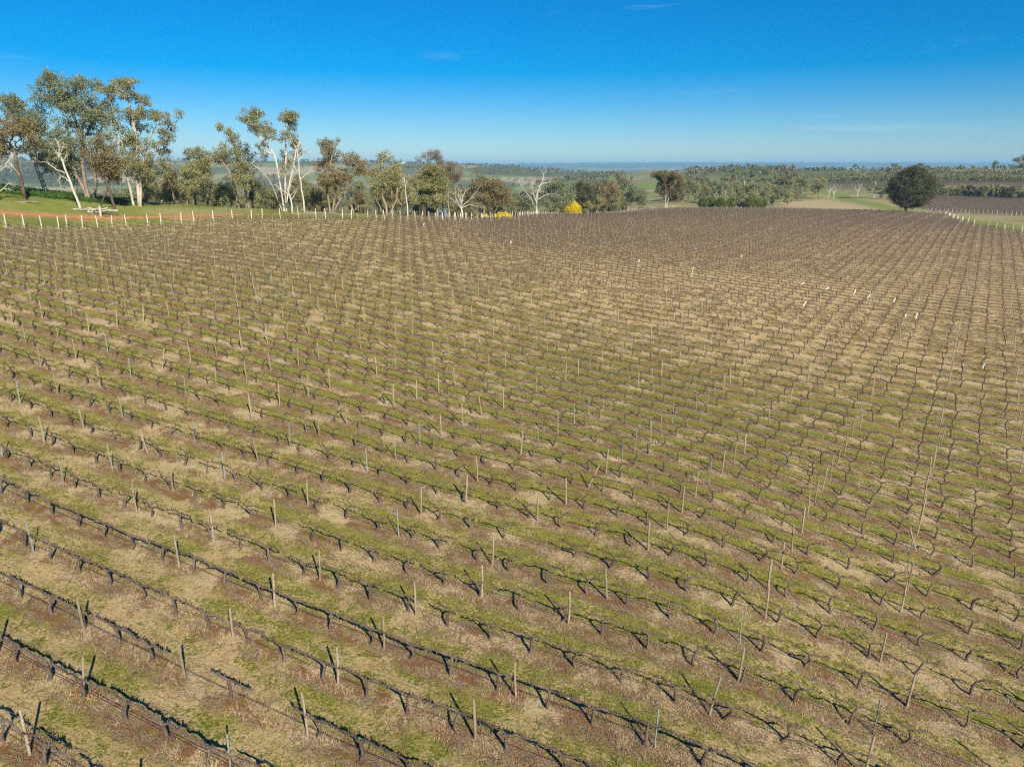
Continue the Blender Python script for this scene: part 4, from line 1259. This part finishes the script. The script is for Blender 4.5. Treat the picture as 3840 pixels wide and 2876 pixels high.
# --- trees in the dip beyond the crest
hero("gum_tree", "dense dark round-topped tree behind the second golden wattle", "tree", 2200, 800, 345,
     [(2185, 680, 30, 22), (2187, 705, 36, 28), (2205, 730, 30, 28), (2170, 725, 24, 20), (2195, 755, 26, 18)], L_DARK, B_GREY, size=1.7, leaf=.6, dens=1.1)
hero("gum_tree", "bronze gum tree with pale trunk beside the dense round-topped tree", "tree", 2235, 800, 352,
     [(2245, 674, 26, 14), (2242, 700, 34, 22), (2230, 730, 34, 22), (2250, 755, 32, 18), (2225, 758, 24, 16)], L_BROWN, B_PALE, size=1.7, leaf=.6)
hero("gum_tree", "tall dull bronze tree with straight pale stem next to the silvery green one", "tree", 2292, 800, 362,
     [(2285, 680, 22, 16), (2290, 705, 38, 26), (2305, 735, 36, 26), (2285, 760, 36, 20)], L_BROWN, B_PALE, size=1.7, leaf=.6)
hero("gum_tree", "silvery green gum tree with feathery pointed crown", "tree", 2350, 800, 388,
     [(2317, 658, 22, 14), (2320, 680, 28, 18), (2346, 700, 28, 20), (2366, 722, 33, 22), (2397, 731, 27, 21), (2371, 753, 34, 18), (2411, 755, 20, 17), (2335, 740, 25, 20)], L_BLUE, B_PALE, size=1.7, leaf=.62)
hero("gum_tree", "flat-topped rust-brown gum tree on a straight bare pale trunk", "tree", 2489, 792, 408,
     [(2484, 658, 42, 12), (2446, 661, 20, 9), (2516, 667, 26, 13), (2491, 686, 33, 18), (2542, 696, 22, 12), (2480, 715, 28, 14), (2509, 722, 33, 16), (2545, 717, 16, 11), (2527, 750, 22, 14)], L_BROWN, B_PALE, size=1.6, leaf=.6, dens=1.2,
     stems=[[(2489, 792), (2489, 760), (2489, 735), (2485, 700), (2478, 672)], [(2489, 740), (2510, 715), (2530, 695)]])
def round_tree():
    rg = np.random.default_rng(909)
    x0, y0, z0 = place(3384, 388)
    root = empty("round_tree", (x0, y0, z0))
    tag(root, "huge dense dark round-crowned tree standing alone beside the green lane", "tree")
    C = []
    for i in range(360):
        d = rg.normal(size=3)
        d /= np.linalg.norm(d)
        f = rg.uniform(.55, 1.0) ** .5
        w = 9.9 * (1 + .10 * math.sin(3 * math.atan2(d[1], d[0]) + 1) + .08 * rg.normal())
        z = 11.2 + d[2] * f * (9.8 if d[2] > 0 else 9.0)
        if d[2] > 0:
            w *= 1 - .12 * d[2]
        C.append((1.4 + d[0] * f * w, d[1] * f * w, z, rg.uniform(.9, 2.2)))
    for x, z in ((3.5, 22.0), (2.6, 21.3), (4.4, 21.5)):
        C.append((x, 0, z, 1.2))
    C = np.array(C)
    st = [[(0, 0, -.6), (.1, 0, 2), (.4, .2, 4.5), (1, 0, 8), (1.2, 0, 13)], [(.2, 0, 1.5), (2, .6, 4), (4, 1, 8)], [(0, 0, 1.8), (-2, -.6, 4.4), (-4, 0, 8)]]
    obj("trunk", grow(rg, st, C[::2, :3], .05).mesh("trunk", B_DARK), root)
    obj("crown", crown(rg, C, .55, .75, .75).mesh("crown", L_DARK, False), root)
round_tree()

def bush(name, label, cat, px, r, w, h, leaves, group=None, leaf=.4, skirt=True):
    """shrub leafy down to the ground, w and h in metres"""
    seed_no[0] += 1
    rg = np.random.default_rng(seed_no[0])
    x0, y0, z0 = place(px, r)
    root = empty(name, (x0, y0, z0))
    tag(root, label, cat, group)
    C = []
    for i in range(int(14 + w * h)):
        d = rg.normal(size=3)
        d /= np.linalg.norm(d)
        C.append((d[0] * w * .42, d[1] * w * .42, h * .52 + d[2] * h * .42, min(w, h) * rg.uniform(.18, .28)))
    C = np.array(C)
    st = [[(0, 0, -.3), (.05, 0, h * .15), (0, .05, h * .3), (0, 0, h * .45)]]
    obj("stem", grow(rg, st, C[::2, :3], .02, sides=5).mesh("stem", B_DARK), root)
    obj("foliage", crown(rg, C, leaf, 1.4, .9).mesh("foliage", leaves, False), root)
    return root
bush("wattle_bush", "wide golden-flowered wattle bush under the rounded bronze-olive tree", "bush", 1888, 222, 5.6, 2.4, L_GOLD)
bush("wattle_bush", "small golden-flowered wattle bush just left of the wide one", "bush", 1820, 220, 2.6, 1.2, L_GOLD, leaf=.3)
bush("wattle_bush", "tiny golden wattle seedling by the end posts near the pale bare tree", "bush", 1788, 214, 1.2, .7, L_GOLD, leaf=.25)
bush("wattle_bush", "tall bright golden wattle bush beside the dense round-topped tree", "bush", 2138, 312, 8.6, 6.4, L_GOLD)
for i, (px, w, h, lm_) in enumerate(((2629, 5.5, 5.6, L_SHRUB), (2661, 7, 6.2, L_SHRUB), (2694, 6.6, 6.0, L_SHRUB), (2732, 5.2, 6.2, L_SHRUB), (2774, 6.2, 7.4, L_OLIVE), (2799, 6, 5.8, L_SHRUB), (2823, 5.4, 5.4, L_SHRUB), (2848, 5.6, 5.4, L_SHRUB))):
    lab = "taller olive tree among the row of glossy green shrubs" if lm_ is L_OLIVE else "rounded glossy dark green shrub in the row at the far vineyard edge"
    bush("green_shrub", lab, "shrub", px, 452 + 5 * math.sin(i * 2.1), w, h, lm_, "glossy green shrubs at the far vineyard edge", .6)
for px, r, w in ((2335, 392, 6), (2410, 402, 7)):
    bush("low_bush", "low dark olive bush at the foot of the silvery green gum", "bush", px, r, w, 2.6, L_OLIVE, "low bushes by the silvery gum", .5)

# --- kinds of tree for the wooded slopes, copied one by one
def kind_tree(name, h, spread_, leaves, bark, size=1.35, leaf=.55, n=8, low=.3, dens=.7):
    seed_no[0] += 1
    rg = np.random.default_rng(seed_no[0])
    B = []
    for i in range(n):
        a = rg.uniform(0, 6.28)
        d = spread_ * rg.uniform(.2, .8)
        z = h * rg.uniform(low + .1, .9)
        B.append((math.cos(a) * d, math.sin(a) * d, z, spread_ * rg.uniform(.35, .55), h * rg.uniform(.10, .16)))
    B.append((0, 0, h * .88, spread_ * .5, h * .1))
    C = clumps(rg, B, size)
    st = [[(0, 0, -.6), (.1, 0, h * .15), (.2, .1, h * .3), (.1, .2, h * .5), (0, 0, h * .7)]]
    return grow(rg, st, C[:, :3], .05, sides=5).mesh("trunk", bark), crown(rg, C, leaf, dens).mesh("crown", leaves, False)
KINDS = [kind_tree("a", 13, 5.0, L_OLIVE, B_GREY), kind_tree("b", 15, 5.5, L_BLUE, B_PALE), kind_tree("c", 11, 4.6, L_BROWN, B_GREY), kind_tree("d", 14, 4.2, L_BLUE, B_GREY), kind_tree("e", 9, 4.4, L_OLIVE, B_DARK, low=.15), kind_tree("f", 10, 3.6, L_DARK, B_DARK, low=.12, dens=1.2)]
KLAB = ["olive gum tree", "tall grey-green gum tree with pale trunk", "bronze gum tree", "narrow grey-green gum tree", "low bushy olive tree", "dark bushy evergreen"]
def copy_tree(kind, px, r, scale, where, group, xy=None):
    if xy is None:
        x, y, z = place(px, r)
    else:
        x, y = xy
        z = gz(x, y)
    root = empty("tree", (x, y, z), random.uniform(0, 6.28))
    root.scale = (scale * random.uniform(.9, 1.1), scale * random.uniform(.9, 1.1), scale)
    tag(root, KLAB[kind] + " " + where, "tree", group)
    obj("trunk", KINDS[kind][0], root)
    obj("crown", KINDS[kind][1], root)
    return root
rt = random.Random(3)
# wooded slope beyond the crest
spots = []
for i in range(2500):
    px = rt.uniform(2480, 3010)
    r = rt.uniform(490, 860)
    x, y, z = place(px, r)
    if px < 2720 and r > 700:
        continue
    if all((x - a) ** 2 + (y - b) ** 2 > 6.8 ** 2 for a, b in spots):
        spots.append((x, y))
    if len(spots) >= 100:
        break
for x, y in spots:
    copy_tree(rt.choice([0, 0, 1, 2, 3, 4, 4]), 0, 0, rt.uniform(.65, 1.1), "on the wooded slope behind the green shrubs", "trees of the open woodland", (x, y))
# hollow behind the gum belt
spots = []
for i in range(1500):
    px = rt.uniform(-100, 2350)
    r = rt.uniform(198, 265) if px < 1700 else (rt.uniform(245, 300) if px < 2000 else rt.uniform(335, 430))
    x, y, z = place(px, r)
    if px < 560 and r < 250:
        continue
    if all((x - a) ** 2 + (y - b) ** 2 > 6.5 ** 2 for a, b in spots):
        spots.append((x, y))
    if len(spots) >= 120:
        break
for x, y in spots:
    copy_tree(rt.choice([0, 0, 2, 3, 4, 4]), 0, 0, rt.uniform(.5, .9), "standing in the hollow behind the gum tree belt", "trees in the hollow", (x, y))
for kind, px, r, sc_, where in ((1, 2571, 800, .9, "alone on the rim of the green field"), (0, 2632, 850, .85, "broad and dark on the rim beside the bright green field"), (3, 2361, 870, .6, "at the near corner of the bright green field"),
                                (1, 2846, 640, 1.0, "alone on the open slope"), (2, 2913, 700, .9, "on the open slope above the dry paddock"), (3, 2955, 690, 1.15, "highest above the dry paddock"),
                                (0, 3057, 600, 1.25, "at the top end of the dry paddock"), (4, 3040, 640, .9, "behind the top end of the dry paddock"), (1, 3259, 585, 1.05, "in the neighbouring vineyard"), (4, 3290, 565, .6, "low beside the tree in the neighbouring vineyard"),
                                (1, 3313, 990, .95, "on the skyline left of the huge round tree"), (0, 3300, 1000, .75, "on the skyline close to the taller skyline gum"), (3, 3690, 985, 1.0, "thin on the skyline above the hedges"),
                                (1, 3768, 980, 1.15, "in the skyline clump"), (1, 3806, 985, 1.35, "tallest of the skyline clump"), (3, 3838, 990, 1.25, "ending the skyline clump")):
    copy_tree(kind, px, r, sc_, where, None)
for px, r in ((3111, 590), (3198, 600), (3092, 605)):
    dead("dead_tree", "small bleached dead tree by the fence at the head of the dry paddock", px, 745, r, [[(px, 745), (px, 725), (px + 3, 712)], [(px, 728), (px - 12, 712), (px - 16, 702)], [(px + 1, 725), (px + 13, 708), (px + 16, 700)]], girth=.35, group="small dead trees by the paddock fence")
# hedgerow trees across the neighbouring vineyards
def hedge(px0, px1, r0, r1, n, sc_, kinds, where, group):
    for i in range(n):
        f = (i + rt.uniform(.2, .8)) / n
        copy_tree(rt.choice(kinds), px0 + (px1 - px0) * f, r0 + (r1 - r0) * f + rt.uniform(-4, 4), sc_ * rt.uniform(.7, 1.25), where, group)
hedge(3280, 3960, 640, 610, 44, .66, [4, 4, 4, 0, 5], "in the nearer vineyard hedgerow", "nearer hedgerow trees")

def leaf_trees(name, label, spots, hmin, hmax, lv, mat, cat):
    """many small trees past the number that is built singly, as one mass"""
    P = np.array(spots)
    P = lift(P)
    hh = rng.uniform(hmin, hmax, len(P))
    d = rng.normal(size=(len(P), lv, 3))
    d /= np.linalg.norm(d, axis=2)[..., None]
    d *= rng.random((len(P), lv, 1)) ** .4
    q = P[:, None] + d * (hh[:, None, None] * np.array([.5, .5, .46])) + np.stack([0 * hh, 0 * hh, hh * .5], -1)[:, None]
    m = MB()
    m.leaves(q.reshape(-1, 3), np.repeat(hh * .17, lv), np.repeat(hh * .11, lv), rng)
    tag(obj(name, m.mesh(name, mat, False)), label, cat, kind="stuff")
sp = []
for px0, px1, r0, n in ((3290, 3990, 628, 100), (3080, 3990, 810, 150), (2960, 3990, 960, 170)):
    for i in range(n):
        px = px0 + (px1 - px0) * (i + rt.random()) / n
        sp.append(place(px, r0 + rt.uniform(-5, 5))[:2])
leaf_trees("far_hedgerow_trees", "bushy olive hedgerow trees in lines across the far vineyards", sp, 4.5, 9.5, 64, L_OLIVE, "hedgerow")
sp = []
while len(sp) < 190:
    px, r = rt.uniform(2480, 3010), rt.uniform(480, 900)
    if px < 2720 and r > 690:
        continue
    if px > 2850 and r < 560:
        continue
    sp.append(place(px, r)[:2])
leaf_trees("slope_woodland", "low grey-green scrub between the trees of the wooded slope", sp, 4, 9, 64, L_BLUE, "scrub")

# far-off woods on the hills, nobody could count them
m = MB()
nt_ = 0
cand_th = rng.uniform(-.74, .74, 40000)
cand_r = 620 * (6500 / 620) ** rng.random(40000)
X, Y = cand_r * np.sin(cand_th), cand_r * np.cos(cand_th)
dn = lattice(X, Y, 420, 9) * .6 + lattice(X, Y, 150, 5) * .4
keep = (rng.random(40000) < np.where(dn > .54, .42, .035 + .16 * (lattice(X, Y, 60, 8) > .72)))
px_ = 1920 + 2662 * 1.02 * np.tan(cand_th)
keep &= ~((px_ > 2280) & (cand_r < 1050)) & ~((px_ > 2960) & (cand_r < 1300)) & ~((px_ > 2300) & (px_ < 2560) & (cand_r < 1560))
X, Y, R_ = X[keep], Y[keep], cand_r[keep]
G = ground_z(X, Y)
V = []
lv = 14
C = np.stack([X, Y, G], -1)
hh = rng.uniform(5, 12, len(X)) * np.clip(R_ / 2200, .85, 1.3)
d = rng.normal(size=(len(X), lv, 3))
d /= np.linalg.norm(d, axis=2)[..., None]
d *= rng.random((len(X), lv, 1)) ** .4
pts_ = C[:, None] + d * (hh[:, None, None] * np.array([.55, .55, .42])) + np.stack([0 * hh, 0 * hh, hh * .55], -1)[:, None]
m.leaves(pts_.reshape(-1, 3), np.repeat(hh * .5, lv), np.repeat(hh * .3, lv), rng)
tag(obj("far_woodland", m.mesh("far_woodland", L_FAR, False)), "far-off woods and scattered paddock trees on the hills", "woodland", kind="stuff")
# ------------------------------------------------------------------ smaller things
def rot_to(d, up=(0, 0, 1)):
    from mathutils import Vector
    return Vector(d).to_track_quat('Z', 'Y')
def ground_hit(px, r):
    return place(px, r)
rg = np.random.default_rng(77)
m_split = simple_mat("fresh_split_timber", (.58, .36, .16), (.45, .27, .12), 8, bump=.005, stretch=(1, 1, .1), per_obj=0)
def fallen_post(name, label, px, r, length, rad, ang, mat, splinter=False):
    x, y, z = place(px, r)
    m = MB()
    u = np.linspace(0, 1, 7)
    d = np.array([math.cos(ang), math.sin(ang)])
    X, Y = x + d[0] * (u - .5) * length, y + d[1] * (u - .5) * length
    Z = ground_z(X, Y) + rad * .75
    p = np.c_[X, Y, Z] - (x, y, z)
    rr = rad * (1 + rg.normal(0, .06, 7))
    rr[0] *= .7
    rr[-1] *= .3 if splinter else .75
    m.tube(p, rr, 7)
    tag(obj(name, m.mesh(name, mat, False), None, (x, y, z)), label, "fallen post")
fallen_post("fallen_post", "grey timber post lying flat on the ground along a row of thin-armed vines", 1440, 37.6, 1.7, .06, ROTZ, m_wood)
fallen_post("snapped_post", "fresh orange splintered end of a snapped timber post lying in the grass", 2360, 46.5, 1.2, .035, ROTZ + .12, m_split, True)
fallen_post("fallen_post", "pale fallen post lying across the middle of the green strips", 2270, 53.5, 1.6, .05, ROTZ + .1, m_wood)
fallen_post("snapped_post", "small orange splinter of split timber in front of the old thick-armed rows", 20, 43.6, .9, .05, ROTZ, m_split, True)

# white and cream plastic vine guards left hanging on the trellis
def guard(px, r, h, length, tilt, az, where):
    x, y, z = place(px, r)
    m = MB()
    w = .07
    prof = [(-w, -w), (w, -w), (w, w), (-w, w)]
    t_ = .006
    for (ax, ay), (bx, by) in zip(prof, prof[1:] + prof[:1]):
        m.box(((ax + bx) / 2, (ay + by) / 2, 0), (abs(bx - ax) / 2 + t_ if ax != bx else t_, abs(by - ay) / 2 - t_ if ay != by else t_, length / 2))
    o = obj("vine_guard", m.mesh("vine_guard", m_plastic, False), None, (x, y, z + h))
    o.rotation_euler = (tilt * math.sin(az), tilt * math.cos(az), az)
    tag(o, where, "vine guard", "plastic vine guards on the trellis")
for px, r, h, ln, tl in ((2402, 131, 1.0, .6, .3), (2400, 127, .7, .5, .2), (2609, 128, .9, .8, .1), (2606, 125, .5, .6, .2), (2671, 122, .6, .45, .5), (3033, 126, .9, .8, 1.0), (3130, 124, 1.0, .7, .9), (3238, 124, 1.1, .8, .35), (3294, 122, 1.0, 1.0, .55), (3052, 109, 1.1, .9, .5), (3396, 121, 1.0, 1.0, .3), (3450, 112, .9, .5, .3), (3492, 113, .9, .8, .15), (2790, 150, 1.2, .6, .2), (3790, 93, .7, .5, .2), (1590, 152, 1.1, .5, .4), (1915, 137, 1.1, .45, .2)):
    guard(px, r, h, ln, tl, rg.uniform(0, 6), "pale plastic vine guard sleeve hanging askew on a far vine row")

# corrugated water tank behind the end posts
x, y, z = place(1660, 212)
root = empty("water_tank", (x, y, z))
tag(root, "squat blue-grey corrugated water tank half hidden behind the end posts", "water tank")
m_tank = simple_mat("weathered_blue_tank", (.17, .21, .245), (.12, .15, .18), 2, rough=.9, bump=0, per_obj=0)
m = MB()
u = np.linspace(0, 1, 29)
m.tube(np.c_[0 * u, 0 * u, u * 1.7 - .1], 2.0 + .035 * np.cos(u * 14 * 2 * math.pi), 32)
obj("tank_wall", m.mesh("tank_wall", m_tank), root)
m = MB()
m.tube([(0, 0, 1.6), (0, 0, 1.68), (0, 0, 2.0), (0, 0, 2.15)], [2.08, 2.08, .9, .35], 32)
obj("tank_roof", m.mesh("tank_roof", m_tank), root)
m = MB()
m.tube([(.9, 0, 1.98), (.9, 0, 2.12)], [.3, .28], 16)
obj("hatch", m.mesh("hatch", m_tank), root)

# pile of bleached fallen limbs and a lone stump by the leaning dead trunk
x, y, z = place(378, 164)
m = MB()
for i in range(16):
    a = rg.normal(0, .35) + (math.pi if rg.random() < .5 else 0)
    L = rg.uniform(2, 6)
    c0 = np.array([rg.normal(0, 1.2), rg.normal(0, .7), rg.uniform(.15, .9)])
    d = np.array([math.cos(a), math.sin(a) * .6, rg.normal(0, .06)])
    u = np.linspace(-.5, .5, 6)[:, None]
    m.tube(c0 + d * u * L + rg.normal(0, .08, (6, 3)), np.linspace(.17, .05, 6) * rg.uniform(.6, 1.1), 6)
tag(obj("fallen_limbs", m.mesh("fallen_limbs", B_DEAD), None, (x, y, z)), "heap of bleached fallen limbs at the foot of the tall gum clump", "fallen branches")
x, y, z = place(386, 161)
m = MB()
m.tube([(0, 0, -.3), (0, 0, .4), (.05, 0, 1.2), (.02, .03, 1.9), (.03, .03, 2.0)], [.26, .22, .2, .19, .13], 9)
tag(obj("stump_post", m.mesh("stump_post", B_DEAD), None, (x, y, z)), "short thick bleached stump standing before the heap of fallen limbs", "stump")
for px, r, L, ang in ((1190, 172, 5, 0.1), (1225, 173, 6, -.1), (120, 168, 4, .5)):
    x, y, z = place(px, r)
    m = MB()
    u = np.linspace(-.5, .5, 7)
    m.tube(np.c_[np.cos(ang) * u * L, np.sin(ang) * u * L, .16 + .06 * np.sin(u * 9)], np.linspace(.22, .12, 7), 7)
    tag(obj("fallen_log", m.mesh("fallen_log", B_GREY), None, (x, y, z)), "grey log lying in the grass along the gum tree belt", "log", "logs along the gum belt")

# boundary fence of thin pickets behind the headland
for i, px in enumerate(range(480, 1000, 55)):
    x, y, z = place(px, 171)
    m = MB()
    m.box((0, 0, .6), (.03, .006, .7))
    m.box((0, .022, .6), (.006, .016, .69))
    m.box((0, 0, 1.31), (.034, .01, .012))
    tag(obj("fence_picket", m.mesh("fence_picket", m_pipe, False), None, (x, y, z)), "thin dark steel fence picket on the grass behind the red track", "fence post", "fence pickets behind the headland")

# green weeds in the shade of the tall clump
C = []
for i in range(900):
    px, r = rg.uniform(-60, 560), rg.uniform(176, 190)
    x, y, z = place(px, r)
    C.append((x, y, z))
C = np.array(C)
m_weed = leaf_mat("lush_weed_leaves", (.05, .12, .015), (.075, .15, .02), (.06, .09, .02), scale=.8)
m = MB()
n = len(C) * 14
B = np.repeat(C, 14, 0) + np.c_[rg.normal(0, .5, (n, 2)), rg.uniform(0, .6, n)]
m.leaves(B, .35, .2, rg)
tag(obj("weeds", m.mesh("weeds", m_weed, False)), "lush green weeds in the shade under the tall gum clump", "weeds", kind="stuff")

# neighbouring vineyard blocks across the lane
def block_points(poly, az, row, step):
    n_, d_ = np.array([math.cos(az), math.sin(az)]), np.array([-math.sin(az), math.cos(az)])
    a = np.arange(-800, 800, row)
    b = np.arange(-800, 800, step)
    A, Bm = np.meshgrid(a, b)
    P = A.ravel()[:, None] * n_ + Bm.ravel()[:, None] * d_
    return P[inside(P, poly)]
for nm, poly, lab in (("near_neighbour_vines", BLOCK2, "grey-brown vines filling the neighbouring vineyard across the green lane"), ("upper_neighbour_vines", BLOCK3, "grey-brown vines of the upper neighbouring vineyard between the hedgerows")):
    P = block_points(poly, math.radians(66), 3.2, 2.9)
    P = lift(P)
    P = P[seen(P, 80)]
    k = len(P)
    o = spread(nm, FARV, rg.integers(0, len(FARV), k), P, np.full(k, ROTZ), np.zeros(k), rg.uniform(.95, 1.25, k), m_vine)
    tag(o, lab, "grapevines", kind="stuff")
pa = np.array([(222, 262), (232, 330), (214, 372)], float)
for i in range(42):
    f = i / 41 * 2
    j = min(int(f), 1)
    q = pa[j] + (pa[j + 1] - pa[j]) * (f - j)
    z = gz(*q)
    o = obj("end_post", ENDM[rg.integers(len(ENDM))], None, (q[0], q[1], z))
    o.rotation_euler = (rg.normal(0, .04), rg.normal(0, .04), 0)
    tag(o, "pale end post of the neighbouring vineyard across the green lane", "post", "end posts of the neighbouring vineyard")

# far farm buildings
m_wall = simple_mat("white_farm_wall", (.8, .79, .76), (.7, .69, .66), 1, bump=0, per_obj=0)
m_roof = simple_mat("pale_iron_roof", (.52, .54, .55), (.44, .46, .47), 1, rough=.6, bump=0, per_obj=0)
m_dark = simple_mat("dark_window_glass", (.03, .035, .04), (.05, .055, .06), 1, rough=.2, bump=0, per_obj=0)
def farm(px, r, w, d, h, lab):
    x, y, z = place(px, r)
    root = empty("farmhouse", (x, y, z))
    tag(root, lab, "building")
    m = MB()
    m.box((0, 0, h / 2 - 1), (w / 2, d / 2, h / 2 + 1))
    obj("wall", m.mesh("wall", m_wall, False), root)
    m = MB()
    e = .5
    m.add([(-w / 2 - e, -d / 2 - e, h), (w / 2 + e, -d / 2 - e, h), (w / 2 + e, d / 2 + e, h), (-w / 2 - e, d / 2 + e, h), (-w / 2 - e, 0, h + d * .3), (w / 2 + e, 0, h + d * .3)],
          [(0, 3, 4), (1, 5, 2)], [(0, 4, 5, 1), (3, 2, 5, 4), (0, 1, 2, 3)])
    obj("roof", m.mesh("roof", m_roof, False), root)
    for f in (-.3, 0, .3):
        m = MB()
        m.box((w * f, -d / 2 - .04, h * .5), (w * .06, .05, h * .2))
        obj("window", m.mesh("window", m_dark, False), root)
farm(1519, 2900, 30, 12, 7, "long white farmhouse on the far green ridge behind the gum belt")
farm(2748, 1560, 24, 12, 6, "small pale farmhouse among trees on the far plain")

# ------------------------------------------------------------------ air
haze_box = MB()
zlo, zhi = float(GZ.min()) - 1.5, max(float(GZ.max()), 47.0) + 2.5
haze_box.box((0, 0, (zlo + zhi) / 2), (16000, 16000, (zhi - zlo) / 2))
m_haze, nt, out = new_mat("haze_air")
pv = nt.nodes.new("ShaderNodeVolumePrincipled")
pv.inputs["Color"].default_value = (.32, .68, 1.0, 1)
pv.inputs["Density"].default_value = 9e-5
pv.inputs["Anisotropy"].default_value = 0.0
nt.links.new(pv.outputs[0], out.inputs["Volume"])
tag(obj("haze", haze_box.mesh("haze", m_haze, False)), "thin blue haze in the air over the distant hills", "haze", kind="stuff")
